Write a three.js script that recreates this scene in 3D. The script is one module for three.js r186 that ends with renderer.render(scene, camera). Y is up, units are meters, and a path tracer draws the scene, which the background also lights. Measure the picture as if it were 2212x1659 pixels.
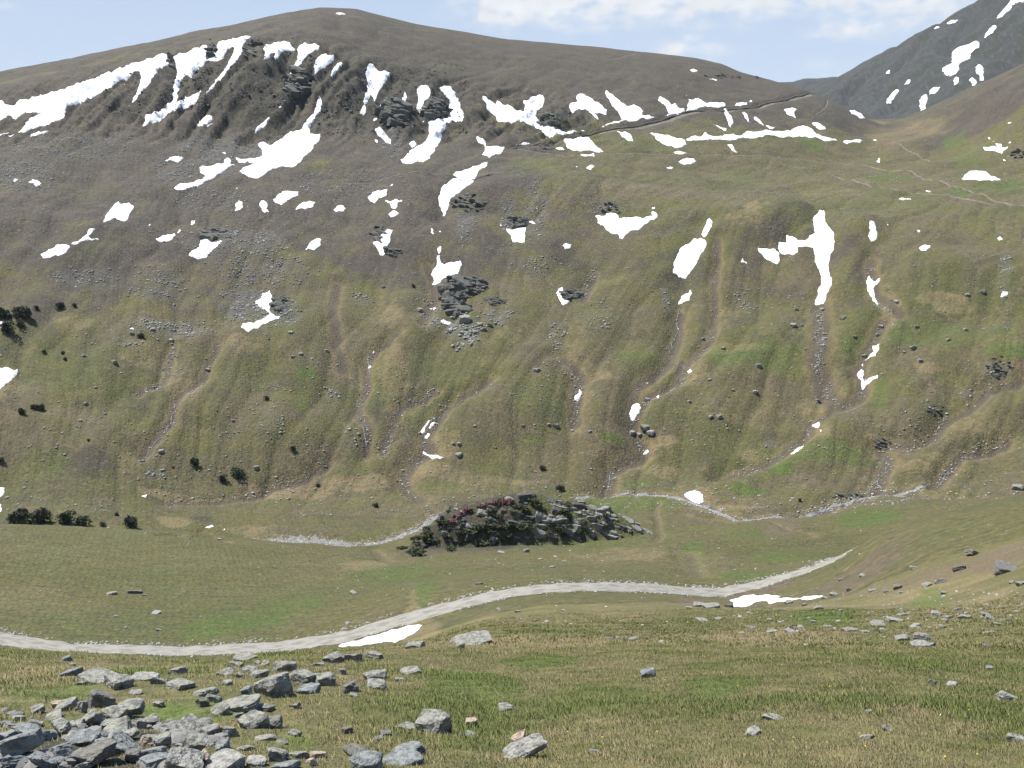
import * as THREE from 'three';
import { mergeVertices, toCreasedNormals } from 'three/addons/utils/BufferGeometryUtils.js';

// ---------------------------------------------------------------- camera, sky, sun, exposure
const scene = new THREE.Scene();
const PITCH = 10 * Math.PI / 180, FOC = 2279, CX = 1106, CY = 829.5;      // lens in the photograph's 2212 x 1659 grid
const camera = new THREE.PerspectiveCamera(40, 4 / 3, 0.3, 9000);
camera.position.set(0, 0, 0); camera.rotation.x = -PITCH;
const renderer = new THREE.WebGLRenderer({ antialias: true });
renderer.toneMapping = THREE.LinearToneMapping;
renderer.toneMappingExposure = 1.95;
renderer.shadowMap.enabled = true;
const SUN_AZ = -45 * Math.PI / 180, SUN_EL = 54 * Math.PI / 180;
const sunDir = new THREE.Vector3(Math.sin(SUN_AZ) * Math.cos(SUN_EL), Math.sin(SUN_EL), -Math.cos(SUN_AZ) * Math.cos(SUN_EL));
const sun = new THREE.DirectionalLight(new THREE.Color(1, 0.955, 0.88), 5.0);
sun.position.copy(sunDir).multiplyScalar(2000); sun.target.position.set(0, -60, -500);
sun.castShadow = true; sun.shadow.radius = 1; sun.shadow.mapSize.set(4096, 4096);
Object.assign(sun.shadow.camera, { left: -900, right: 900, top: 900, bottom: -900, near: 100, far: 4500 });
scene.add(sun, sun.target);

// ---------------------------------------------------------------- noise and random numbers
function rng(seed) { let s = seed >>> 0; return () => { s = (s + 0x6d2b79f5) | 0; let t = Math.imul(s ^ (s >>> 15), 1 | s); t = (t + Math.imul(t ^ (t >>> 7), 61 | t)) ^ t; return ((t ^ (t >>> 14)) >>> 0) / 4294967296; }; }
const GX = new Float32Array(4096), GY = new Float32Array(4096), PERM = new Uint16Array(8192);
{ const r = rng(77); const p = Array.from({ length: 4096 }, (_, i) => i);
  for (let i = 4095; i > 0; i--) { const j = Math.floor(r() * (i + 1)); [p[i], p[j]] = [p[j], p[i]]; }
  for (let i = 0; i < 8192; i++) PERM[i] = p[i & 4095];
  for (let i = 0; i < 4096; i++) { const a = r() * 6.2831853; GX[i] = Math.cos(a); GY[i] = Math.sin(a); } }
function noise(x, y) {                                              // gradient noise, about -1 .. 1
  const fx = Math.floor(x), fy = Math.floor(y), dx = x - fx, dy = y - fy, ix = fx & 4095, iy = fy & 4095;
  const u = dx * dx * dx * (dx * (dx * 6 - 15) + 10), v = dy * dy * dy * (dy * (dy * 6 - 15) + 10);
  const a = PERM[PERM[ix] + iy], b = PERM[PERM[ix + 1] + iy], c = PERM[PERM[ix] + iy + 1], d = PERM[PERM[ix + 1] + iy + 1];
  const n0 = GX[a] * dx + GY[a] * dy, n1 = GX[b] * (dx - 1) + GY[b] * dy, n2 = GX[c] * dx + GY[c] * (dy - 1), n3 = GX[d] * (dx - 1) + GY[d] * (dy - 1);
  return (n0 + u * (n1 - n0) + v * (n2 - n0 + u * (n3 - n2 - n1 + n0))) * 1.5;
}
function fbm(x, y, o) { let s = 0, a = 0.5; for (let i = 0; i < o; i++) { s += a * noise(x, y); x = x * 2.03 + 17.3; y = y * 2.03 - 9.1; a *= 0.5; } return s; }
const clamp = (x, a, b) => (x < a ? a : x > b ? b : x), lerp = (a, b, t) => a + (b - a) * t;
const sstep = (a, b, x) => { const t = clamp((x - a) / (b - a), 0, 1); return t * t * (3 - 2 * t); };

// ---------------------------------------------------------------- sky: air and clouds
{
  const W = 4096, H = 2048, data = new Float32Array(W * H * 4);
  // cumulus banks: azimuth and elevation in degrees, half sizes, density
  const banks = [[0, 9.6, 2.6, 1.0, 1.25], [6, 9.9, 6.5, 1.25, 1.15], [13, 10, 7, 1.05, 0.95], [9, 7.5, 2.3, 0.55, 0.95], [16.6, 8.15, 1.5, 0.5, 1.05], [20.5, 8.4, 3, 0.9, 0.75], [21, 9.7, 4, 0.9, 0.85], [-25.3, 8.9, 1.6, 0.45, 0.5], [-15, 8.3, 1.4, 0.4, 0.3], [16, 6.4, 2.4, 0.45, 0.42], [5, 14, 25, 2.6, 0.9]];
  for (let j = 0; j < H; j++) {
    const el = ((j + 0.5) / H - 0.5) * Math.PI, sy = Math.sin(el), ce = Math.cos(el), eld = el * 57.2958;
    for (let i = 0; i < W; i++) {
      const rd = ((i + 0.5) / W - 0.5) * 2 * Math.PI, x = Math.cos(rd) * ce, z = Math.sin(rd) * ce, az = Math.atan2(x, -z) * 57.2958;
      const t = Math.pow(clamp(1 - Math.max(sy, 0), 0, 1), 2);
      const c = [lerp(0.072, 0.375, t), lerp(0.155, 0.432, t), lerp(0.335, 0.495, t)];
      let dens = 0;
      if (eld < -7) { data.set([0.09, 0.085, 0.055, 1], (j * W + i) * 4); continue; }
      const wx = fbm(az * 0.5 + 40, eld * 0.9, 3), wy = fbm(az * 0.5 - 70, eld * 0.9 + 9, 3);
      for (const [a, e, ra, re, d] of banks) { const q = ((az - a + wx * 1.6) / ra) ** 2 + ((eld - e + wy * 0.6) / re) ** 2; if (q < 4) dens += d * Math.exp(-q * 1.1); }
      if (eld > 12) { const k = 5 / (sy + 0.25); dens += sstep(14, 30, eld) * clamp(fbm(x * k + 3, z * k + 8, 4) * 2.2 + 0.12, 0, 0.9); }
      else if (Math.abs(az) > 32) dens += sstep(32, 50, Math.abs(az)) * clamp(fbm(az * 0.09, eld * 0.3 + 20, 4) * 2 + 0.1, 0, 0.8) * sstep(1, 6, eld);
      const puff = clamp(dens * (0.75 + 1.1 * fbm(az * 0.8 + 11, eld * 1.7 + 5, 5)), 0, 1), a = sstep(0.04, 1.15, puff) * 0.95;
      const body = 0.93 + 0.12 * fbm(az * 0.7, eld * 1.1 + 31, 3), cl = [0.485 * body, 0.493 * body, 0.508 * body];
      const o = (j * W + i) * 4;
      if (eld < 0) { const g = clamp(-eld / 6, 0, 1); for (let k = 0; k < 3; k++) data[o + k] = lerp(c[k], [0.09, 0.085, 0.055][k], g); }
      else for (let k = 0; k < 3; k++) data[o + k] = lerp(c[k], cl[k], a);
      data[o + 3] = 1;
    }
  }
  const t = new THREE.DataTexture(data, W, H, THREE.RGBAFormat, THREE.FloatType);
  t.mapping = THREE.EquirectangularReflectionMapping; t.magFilter = t.minFilter = THREE.LinearFilter; t.needsUpdate = true;
  scene.background = t; scene.environment = t;
}
scene.fog = new THREE.FogExp2(new THREE.Color(0.62, 0.74, 0.92), 0.00002);

// ---------------------------------------------------------------- helpers for things
const taken = new Map();
function numbered(name) { const n = taken.get(name) ?? 0; taken.set(name, n + 1); return n ? name + '_' + String(n).padStart(3, '0') : name; }
function add(o, name, label, category, group, kind) {
  o.name = numbered(name); o.castShadow = o.receiveShadow = true;
  if (label) o.userData.label = label;
  if (category) o.userData.category = category;
  if (group) o.userData.group = group;
  if (kind) o.userData.kind = kind;
  scene.add(o); return o;
}
const part = (parent, name, geo, mat) => { const m = new THREE.Mesh(geo, mat); m.name = name; m.castShadow = m.receiveShadow = true; parent.add(m); return m; };
const lin = (r, g, b) => new THREE.Color().setRGB(r, g, b);

// ---------------------------------------------------------------- the terrain
// A surveyed point: where a sight line in the photograph's grid meets the land at a horizontal range r (metres).
function sight(px, py) {
  const X = (px - CX) / FOC, Y = (CY - py) / FOC, y = Y * Math.cos(PITCH) - Math.sin(PITCH), z = -Y * Math.sin(PITCH) - Math.cos(PITCH), h = Math.hypot(X, z);
  return { az: Math.atan2(X, -z), tan: y / h, h };
}
// feature lines of the land from near to far: [column, row, range] triples
const LINES = [
  { s: 1.2, p: [[-350, 1659, 6.6], [0, 1659, 6.4], [1106, 1659, 6.6], [2212, 1659, 6.8], [2560, 1659, 6.8]] },
  { s: 1.2, p: [[-350, 1500, 10], [0, 1500, 9.9], [1106, 1500, 10], [2212, 1500, 10.3], [2560, 1500, 10.3]] },
  { s: 0.5, p: [[-350, 1400, 19], [0, 1412, 19], [200, 1424, 19], [450, 1434, 18], [560, 1422, 18.5], [700, 1420, 19], [850, 1404, 21], [950, 1388, 24], [1100, 1372, 30], [1300, 1375, 28], [1600, 1390, 26], [1900, 1390, 27], [2212, 1380, 28], [2560, 1370, 28]] },
  { s: 0.9, p: [[-350, 1430, 45], [0, 1440, 45], [450, 1455, 45], [700, 1445, 45], [830, 1420, 45], [950, 1380, 48], [1100, 1340, 62], [1300, 1333, 68], [1600, 1335, 62], [1900, 1332, 52], [2212, 1328, 45], [2560, 1320, 42]] },
  { s: 0.5, p: [[-350, 1420, 115], [0, 1428, 115], [400, 1445, 110], [700, 1430, 108], [830, 1398, 110], [950, 1350, 111], [1050, 1318, 113], [1200, 1290, 118], [1400, 1286, 124], [1560, 1298, 126], [1640, 1304, 120], [1750, 1296, 106], [1900, 1285, 95], [2212, 1265, 80], [2560, 1245, 75]] },
  { s: 0.15, p: [[-350, 1340, 150], [-100, 1380, 139], [0, 1397, 133], [150, 1413, 128], [400, 1421, 124], [600, 1414, 122], [750, 1391, 121], [900, 1350, 122], [1000, 1318, 124], [1100, 1293, 126], [1200, 1280, 128], [1300, 1277, 131], [1400, 1279, 135], [1500, 1287, 140], [1560, 1290, 143], [1640, 1274, 147], [1750, 1238, 150], [1810, 1214, 150], [1850, 1200, 138], [1900, 1178, 128], [2000, 1140, 124], [2212, 1110, 120], [2560, 1060, 115]] },
  { s: 0.15, p: [[-350, 1310, 158], [-100, 1345, 147], [0, 1362, 141], [150, 1389, 134], [400, 1393, 131], [600, 1382, 129], [750, 1358, 128], [900, 1311, 130], [1000, 1287, 131], [1100, 1267, 133], [1200, 1258, 134], [1300, 1257, 137], [1400, 1261, 141], [1500, 1270, 146], [1560, 1268, 150], [1640, 1251, 155], [1750, 1223, 160], [1810, 1211, 162], [1850, 1186, 160], [1900, 1158, 158], [2000, 1115, 158], [2212, 1070, 158], [2560, 1040, 160]] },
  { s: 0.9, p: [[-350, 1228, 185], [0, 1240, 180], [300, 1252, 178], [600, 1258, 175], [900, 1243, 172], [1100, 1226, 172], [1300, 1219, 174], [1500, 1216, 184], [1640, 1206, 194], [1750, 1194, 200], [1820, 1200, 204], [1850, 1204, 206], [1900, 1190, 210], [2000, 1160, 215], [2212, 1125, 218], [2560, 1085, 218]] },
  { s: 0.5, p: [[-350, 1125, 235], [0, 1137, 230], [300, 1150, 226], [450, 1157, 226], [560, 1168, 230], [700, 1182, 235], [850, 1198, 225], [1000, 1187, 228], [1200, 1175, 232], [1400, 1160, 242], [1600, 1140, 262], [1800, 1120, 280], [2000, 1100, 290], [2212, 1080, 290], [2560, 1040, 290]] },
  { s: 0.5, p: [[-350, 1150, 320], [0, 1156, 312], [300, 1163, 308], [560, 1167, 307], [700, 1165, 307], [850, 1148, 313], [960, 1112, 325], [1100, 1094, 338], [1250, 1082, 345], [1400, 1072, 349], [1500, 1096, 336], [1600, 1117, 325], [1700, 1109, 330], [1800, 1086, 343], [1900, 1060, 356], [2000, 1052, 362], [2212, 1058, 360], [2560, 1040, 360]] },
  { s: 0.7, p: [[-350, 1100, 335], [0, 1102, 335], [550, 1090, 341], [850, 1075, 345], [1100, 1058, 352], [1400, 1045, 362], [1650, 1052, 356], [1900, 1035, 368], [2212, 1030, 372], [2560, 1020, 372]] },
  { s: 1, p: [[-350, 900, 388], [0, 900, 388], [550, 900, 390], [1100, 900, 393], [1650, 900, 404], [2212, 900, 408], [2560, 880, 410]] },
  { s: 1, p: [[-350, 700, 450], [0, 700, 450], [550, 700, 452], [1100, 700, 453], [1650, 700, 466], [2212, 700, 466], [2560, 680, 460]] },
  { s: 1, p: [[-350, 550, 510], [0, 550, 510], [550, 550, 513], [1100, 550, 511], [1400, 550, 513], [1650, 550, 517], [2212, 550, 512], [2560, 530, 500]] },
  { s: 1, p: [[-350, 430, 580], [0, 430, 580], [550, 430, 585], [1100, 425, 574], [1400, 440, 562], [1650, 448, 562], [1900, 455, 566], [2212, 460, 560], [2560, 440, 550]] },
  { s: 0.8, p: [[-350, 340, 650], [0, 335, 655], [550, 350, 640], [1000, 348, 628], [1200, 350, 630], [1400, 368, 650], [1650, 372, 705], [1900, 362, 760], [2212, 352, 745], [2560, 330, 700]] },
  { s: 0.6, p: [[-350, 312, 700], [0, 300, 705], [300, 290, 692], [550, 300, 692], [800, 292, 690], [1000, 310, 680], [1200, 308, 690], [1500, 300, 745], [1650, 300, 780], [1780, 285, 840], [1900, 290, 905], [2050, 300, 860], [2212, 260, 800], [2560, 200, 760]] },
  { s: 0.5, p: [[-350, 270, 765], [0, 222, 775], [200, 175, 785], [370, 122, 805], [545, 82, 815], [700, 105, 808], [850, 150, 802], [1000, 190, 795], [1180, 213, 792], [1400, 213, 830], [1550, 222, 862], [1700, 208, 940], [1780, 217, 960], [1850, 250, 950], [1900, 264, 990], [1950, 262, 990], [2050, 225, 950], [2212, 165, 890], [2560, 60, 850]] },
  { s: 0.12, p: [[-350, 235, 960], [0, 163, 985], [300, 105, 1005], [550, 55, 1025], [620, 38, 1035], [690, 26, 1045], [770, 28, 1050], [830, 43, 1055], [900, 60, 1065], [1100, 92, 1085], [1300, 110, 1105], [1500, 130, 1115], [1560, 143, 1110], [1600, 160, 1095], [1700, 185, 1065], [1760, 203, 1045], [1810, 225, 1045], [1890, 259, 1065], [1950, 257, 1065], [2000, 236, 1055], [2100, 190, 1025], [2212, 140, 985], [2560, -10, 920]] },
];
const AZ = 33.5 * Math.PI / 180, NA = 881, DA = 2 * AZ / (NA - 1);
const RR = [];
for (let r = 0.6; r < 5; r *= 1.04) RR.push(r);
for (let r = 5; r < 30; r *= 1.011) RR.push(r);
for (let r = 30; r < 120; r *= 1.012) RR.push(r);
for (let r = 120; r < 300; r *= 1.006) RR.push(r);
for (let r = 300; r < 1160; r *= 1.0031) RR.push(r);
for (let r = 1160; r < 3200; r *= 1.06) RR.push(r);
const NR = RR.length, HT = new Float32Array(NA * NR);
{
  const tab = LINES.map(({ p, s }) => {
    const q = p.map(([px, py, r]) => { const d = sight(px, py); return [d.az, r, r * d.tan]; }).sort((a, b) => a[0] - b[0]);
    const at = (az) => { if (az <= q[0][0]) return [q[0][1], q[0][2]]; for (let k = 1; k < q.length; k++) if (az <= q[k][0]) { const t = (az - q[k - 1][0]) / (q[k][0] - q[k - 1][0]); return [lerp(q[k - 1][1], q[k][1], t), lerp(q[k - 1][2], q[k][2], t)]; } return [q[q.length - 1][1], q[q.length - 1][2]]; };
    const sg = s * Math.PI / 180, out = [];
    for (let i = 0; i < NA; i++) { const az = -AZ + i * DA; let w = 0, r = 0, h = 0; for (let k = -8; k <= 8; k++) { const g = Math.exp(-k * k / 18), v = at(az + k * sg / 4); w += g; r += g * v[0]; h += g * v[1]; } out.push([r / w, h / w]); }
    return out;
  });
  for (let i = 0; i < NA; i++) {
    const P = [[0, -1.62]]; for (const t of tab) P.push(t[i]);
    const [rl, hl] = P[P.length - 1]; P.push([rl + 60, hl - 4], [rl + 260, hl - 75], [3400, -420]);
    for (let k = 1; k < P.length; k++) if (P[k][0] <= P[k - 1][0] + 0.5) P[k] = [P[k - 1][0] + 0.5, P[k][1]];
    const n = P.length, d = [], m = [];
    for (let k = 0; k < n - 1; k++) d.push((P[k + 1][1] - P[k][1]) / (P[k + 1][0] - P[k][0]));
    for (let k = 0; k < n; k++) { if (!k) m.push(d[0]); else if (k === n - 1) m.push(d[n - 2]); else { const h0 = P[k][0] - P[k - 1][0], h1 = P[k + 1][0] - P[k][0]; m.push(d[k - 1] * d[k] <= 0 ? 0 : (() => { const w1 = 2 * h1 + h0, w2 = h1 + 2 * h0; return (w1 + w2) / (w1 / d[k - 1] + w2 / d[k]); })()); } }
    let k = 0;
    for (let j = 0; j < NR; j++) { const r = RR[j]; while (k < n - 2 && r > P[k + 1][0]) k++; const h = P[k + 1][0] - P[k][0], t = clamp((r - P[k][0]) / h, 0, 1), t2 = t * t, t3 = t2 * t; HT[i * NR + j] = (2 * t3 - 3 * t2 + 1) * P[k][1] + (t3 - 2 * t2 + t) * h * m[k] + (-2 * t3 + 3 * t2) * P[k + 1][1] + (t3 - t2) * h * m[k + 1]; }
  }
}
function rowOf(r) { let a = 0, b = NR - 1; while (b - a > 1) { const m = (a + b) >> 1; if (RR[m] <= r) a = m; else b = m; } return a; }
function heightPolar(az, r) {
  const u = clamp((az + AZ) / DA, 0, NA - 1.001), i = Math.floor(u), f = u - i; r = clamp(r, RR[0], RR[NR - 1] - 1); const j = rowOf(r), g = (r - RR[j]) / (RR[j + 1] - RR[j]);
  const o = i * NR + j; return lerp(lerp(HT[o], HT[o + 1], g), lerp(HT[o + NR], HT[o + NR + 1], g), f);
}
const heightAt = (x, z) => heightPolar(Math.atan2(x, -z), Math.hypot(x, z));
// where a sight line meets the land (null in the sky)
function land(px, py, from = 3) {
  const s = sight(px, py), u = clamp((s.az + AZ) / DA, 0, NA - 1.001), i = Math.floor(u), f = u - i;
  for (let j = Math.max(1, rowOf(from)); j < NR; j++) {
    const h = lerp(HT[i * NR + j], HT[(i + 1) * NR + j], f), e = h - RR[j] * s.tan;
    if (e >= 0) { const h0 = lerp(HT[i * NR + j - 1], HT[(i + 1) * NR + j - 1], f), e0 = h0 - RR[j - 1] * s.tan, t = e0 < 0 ? e0 / (e0 - e) : 0, r = lerp(RR[j - 1], RR[j], t); return { x: Math.sin(s.az) * r, y: r * s.tan, z: -Math.cos(s.az) * r, r, d: r * Math.hypot(1, s.tan) }; }
  }
  return null;
}
// tile coordinates of my survey sheets (3 x 3 sheets of 2212 x 1659) to the 2212 grid
const T = (i, j) => (x, y) => [(x + 2212 * i) / 3, (y + 1659 * j) / 3];
const sheet = { a: T(0, 0), b: T(1, 0), c: T(2, 0), d: T(0, 1), e: T(1, 1), f: T(2, 1), g: T(0, 2), h: T(1, 2), i: T(2, 2) };
const pts = (t, flat) => { const o = []; for (let k = 0; k < flat.length; k += 2) o.push(sheet[t](flat[k], flat[k + 1])); return o; };

// water courses and gullies: sheet, points, depth, half width (m)
const GULLIES = [
  ['d', [1410, 590, 1390, 680, 1300, 840, 1230, 900, 1140, 990, 1120, 1080, 1050, 1160, 980, 1250, 920, 1340], 1.5, 2.2],
  ['d', [1130, 600, 1100, 700, 1060, 850, 1000, 860, 900, 910], 1.1, 2], ['d', [2130, 1330, 1900, 1470, 1700, 1530, 1400, 1580, 1100, 1600], 1.2, 2],
  ['e', [370, 540, 220, 610, 175, 690, 170, 850, 130, 950, 110, 980, 150, 1100, 170, 1200, 165, 1270], 1.8, 2.4],
  ['e', [620, 870, 540, 920, 420, 970, 350, 1080, 300, 1200, 270, 1290], 1.2, 2], ['e', [950, 840, 760, 930, 660, 1020, 540, 1190, 520, 1320, 420, 1410, 400, 1460, 430, 1520, 520, 1570], 2.2, 3],
  ['e', [1440, 740, 1550, 850, 1530, 960, 1520, 1110], 1.8, 3.2], ['e', [2200, 330, 2180, 500, 2130, 620, 2130, 680, 2050, 770, 1950, 850, 1910, 900, 1890, 1070, 1880, 1160, 1950, 1230, 1960, 1270, 1800, 1370, 1740, 1420, 1740, 1490, 1690, 1530], 2.6, 3.2],
  ['e', [2210, 700, 2200, 830, 2050, 920, 1960, 980, 1900, 1060], 1.8, 2.6], ['e', [1640, 80, 1590, 190, 1570, 270], 2, 2.4],
  ['f', [220, -60, 220, 0, 215, 190, 200, 400, 190, 540, 120, 640, 40, 720, 0, 800, -20, 850], 1.6, 2.4], ['f', [880, 330, 890, 560, 870, 750, 930, 880, 1010, 980], 1.6, 5.5],
  ['f', [1230, 60, 1240, 300, 1280, 330, 1400, 460], 1.6, 3], ['f', [1300, 480, 1230, 580, 1150, 730, 1170, 870, 1130, 930, 1020, 990, 830, 1060, 810, 1140, 820, 1180, 700, 1260, 560, 1340, 400, 1400, 250, 1450], 2.4, 3.2],
  ['f', [2210, 780, 2010, 850, 1920, 920, 1690, 1080, 1640, 1150, 1500, 1220, 1390, 1245, 1280, 1270, 1340, 1350, 1300, 1420, 1270, 1500], 2.2, 2.8], ['f', [2110, 1170, 1960, 1240, 1780, 1330, 1720, 1420, 1640, 1500], 2, 2.4],
  ['f', [1990, 1560, 1640, 1555, 1400, 1500, 1270, 1505, 1150, 1560, 960, 1590, 860, 1640, 700, 1665], 1.8, 3.2],
  ['e', [590, 1310, 540, 1180, 640, 1000], 1, 3], ['e', [560, 60, 600, 300, 520, 480], 1.4, 3], ['d', [2180, 180, 2150, 330, 2170, 600, 2212, 760], 1, 3],
  // chutes in the crags
  ['a', [1930, 330, 1800, 560, 1660, 760], 4, 7], ['a', [2080, 450, 1960, 640, 1850, 800], 4, 7], ['a', [1500, 330, 1380, 520, 1240, 690], 5, 8], ['a', [1140, 360, 1130, 560, 1080, 720], 4, 7], ['a', [900, 470, 880, 600, 830, 700], 3.5, 6],
  ['b', [200, 430, 160, 600, 120, 760], 5, 7], ['b', [330, 480, 270, 640, 210, 800], 4, 6], ['b', [530, 560, 510, 700, 540, 850, 480, 1000], 4, 7], ['b', [680, 560, 760, 700, 640, 900], 4, 8], ['b', [910, 610, 1000, 760, 1080, 860], 3, 7], ['b', [1290, 620, 1240, 760, 1330, 850], 3, 7], ['b', [1720, 570, 1850, 740], 2.5, 7],
  ['c', [880, 1370, 900, 1500, 910, 1700, 930, 1850, 900, 1980], 3, 6], ['c', [140, 1460, 60, 1620, 0, 1800, -20, 1980], 3, 6], ['c', [700, 1540, 640, 1650, 520, 1620], 2, 5], ['b', [800, 1130, 680, 1300, 650, 1420], 3, 6],
];
const BUMPS = [  // sheet, x, y, half width, half depth, height
  ['e', 960, 1000, 32, 22, 3.2], ['e', 1700, 1000, 26, 22, 3], ['e', 1160, 640, 30, 24, 2.4], ['f', 450, 800, 34, 26, 4], ['f', 1150, 1180, 40, 16, 3], ['d', 560, 1350, 20, 16, 2.4], ['d', 1500, 1100, 26, 22, 2.2], ['d', 1800, 700, 30, 20, 2.4],
  ['a', 1620, 640, 22, 24, 5], ['a', 2010, 560, 16, 20, 5], ['a', 1260, 600, 16, 20, 4], ['a', 1000, 560, 14, 18, 4], ['b', 60, 560, 14, 20, 5], ['b', 330, 720, 12, 14, 6], ['b', 600, 690, 13, 14, 5], ['b', 1330, 760, 13, 12, 4], ['b', 1000, 880, 24, 16, 3], ['e', 790, 190, 9, 6, 3.5], ['f', 1600, 250, 40, 30, 4], ['c', 500, 1500, 40, 30, 4], ['c', 1050, 1560, 22, 26, 3],
  ['b', 1150, 1250, 40, 20, 3], ['a', 700, 900, 50, 24, 4], ['a', 300, 1450, 40, 22, 3], ['d', 900, 350, 40, 24, 2],
];
// small channels in the valley meadow
const BROOKS = [['h', [2060, -60, 2055, 60, 2090, 150, 2030, 190], 0.9, 1.3], ['i', [20, 250, 60, 330, 110, 430, 150, 480], 1.3, 3.2], ['i', [600, 70, 700, 110, 800, 112, 850, 150, 790, 170], 0.9, 1.4], ['g', [1060, 148, 1140, 142, 1230, 155], 1.2, 1.6], ['g', [1260, 150, 1330, 120, 1420, 160, 1480, 175], 1.3, 2.4], ['i', [1250, 220, 1330, 190, 1500, 170, 1600, 120], 0.9, 1.6], ['h', [200, 230, 280, 290, 330, 320], 1, 2], ['i', [0, 10, 200, 25, 380, 40], 0.9, 1.8]];
// spurs between the gullies: sheet, points, height, half width (m)
const SPURS = [['f', [1230, 900, 1000, 1100, 700, 1330, 400, 1480, 150, 1560], 5.5, 13], ['f', [850, 640, 500, 600, 300, 800, 250, 1000, 0, 1130], 6, 20], ['e', [1280, 800, 1150, 950, 900, 1100, 760, 1250, 600, 1400], 6, 17], ['d', [1560, 560, 1400, 850, 1250, 1000], 3.5, 11], ['e', [2000, 700, 1900, 800, 1750, 1000, 1650, 1250], 5, 13], ['f', [2210, 600, 1800, 620, 1500, 800, 1400, 950], 6, 20], ['f', [2210, 950, 1900, 1120, 1700, 1300, 1450, 1400], 4.5, 10], ['d', [800, 560, 500, 900, 300, 1200], 4, 17], ['d', [1100, 900, 800, 1200, 550, 1500], 5, 15], ['c', [600, 1340, 330, 1500, 150, 1700], 5, 13], ['c', [1150, 1450, 1080, 1700, 1050, 1900], 4.5, 11], ['c', [400, 1450, 280, 1650, 260, 1900], 4, 10], ['b', [450, 1120, 430, 1400, 480, 1600], 5, 15], ['b', [1050, 1150, 950, 1350, 900, 1550], 5, 17], ['b', [1500, 1200, 1400, 1450, 1300, 1650], 5, 17], ['e', [450, 300, 420, 600, 250, 900, 230, 1150], 4.5, 12], ['e', [1100, 300, 1000, 600, 820, 850], 4, 16], ['e', [1800, 250, 1700, 550, 1650, 750], 4, 15], ['a', [900, 1250, 700, 1500, 500, 1650], 4.5, 17], ['a', [1900, 1250, 1750, 1450, 1650, 1650], 4, 16], ['a', [300, 1000, 150, 1300], 4, 20], ['d', [2050, 700, 1900, 1000, 1700, 1350], 4.5, 15], ['f', [1650, 100, 1500, 350, 1350, 560], 5, 18], ['d', [2000, 60, 1950, 350, 1850, 620], 3.5, 13]];
// far tracks: sheet, points, half width, brightness, and a cut of this depth on the uphill side
const TRACKS = [
  ['b', [1110, 955, 1130, 962, 1200, 968, 1400, 975, 1600, 985, 1900, 995, 2212, 1000, 2600, 1012, 2900, 1025, 3150, 1040, 3420, 1075, 3500, 1095, 3700, 1120, 3950, 1185, 4200, 1270, 4460, 1330], 1.7, 'pale gravel track winding from the hairpin across the grassy bench'],
  ['b', [1105, 952, 1150, 940, 1250, 925, 1350, 900, 1450, 875, 1600, 850, 1800, 808, 2000, 778, 2212, 735, 2400, 715, 2600, 690, 2750, 665, 2850, 645, 3000, 610, 3080, 590], 3.4, 'grey mountain road cut along the slope under the roadside snowdrift'],
  ['c', [930, 1130, 980, 1145, 1080, 1165, 1200, 1190, 1350, 1220, 1500, 1240, 1700, 1265, 1900, 1292, 2100, 1308, 2260, 1325], 1.9, 'pale lower track crossing the bench to the right edge'],
  ['c', [945, 1128, 1000, 1122, 1100, 1115, 1200, 1105, 1290, 1100], 1.2, 'short track joining the two bench tracks'],
  ['c', [860, 745, 905, 715, 935, 680, 945, 640], 1.3, 'short zigzag path on the shoulder below the saddle road'],
  ['b', [0, 1182, 200, 1172, 400, 1155, 560, 1135, 720, 1132, 900, 1150, 1180, 1150, 1300, 1140, 1450, 1158, 1600, 1165, 1800, 1178, 2000, 1215], 1.1, 'faint old path traversing the face below the hairpin'],
  ['b', [1760, 378, 1800, 372, 1850, 358, 1910, 340], 1.6, 'short pale track near the top of the right-hand ridge'],
  ['c', [1400, 950, 1480, 985, 1560, 1015, 1610, 1035], 1.1, 'short faint path below the saddle'],
];

// ---------------------------------------------------------------- relief, channels, cuts
const CG = { x0: -680, z0: -1180, w: 1360, h: 1130, s: 1 };              // 1 m raster over valley and mountain
const carve = new Float32Array(CG.w * CG.h), wet = new Float32Array(CG.w * CG.h), trackMask = new Float32Array(CG.w * CG.h);
function wiggle(p, seed, amp, rounds = 3) {                              // roughen a polyline
  const r = rng(seed); let q = p;
  for (let k = 0; k < rounds; k++) { const o = []; for (let i = 0; i < q.length - 1; i++) { const [ax, ay] = q[i], [bx, by] = q[i + 1], l = Math.hypot(bx - ax, by - ay), j = (r() - 0.5) * amp * Math.min(l, 40); o.push(q[i], [(ax + bx) / 2 - (by - ay) / (l + 1e-6) * j, (ay + by) / 2 + (bx - ax) / (l + 1e-6) * j]); } o.push(q[q.length - 1]); q = o; }
  return q;
}
function smoothLine(p, n = 6) { const c = new THREE.CatmullRomCurve3(p.map(([x, y]) => new THREE.Vector3(x, y, 0)), false, 'centripetal'); return c.getPoints((p.length - 1) * n).map((v) => [v.x, v.y]); }
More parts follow.
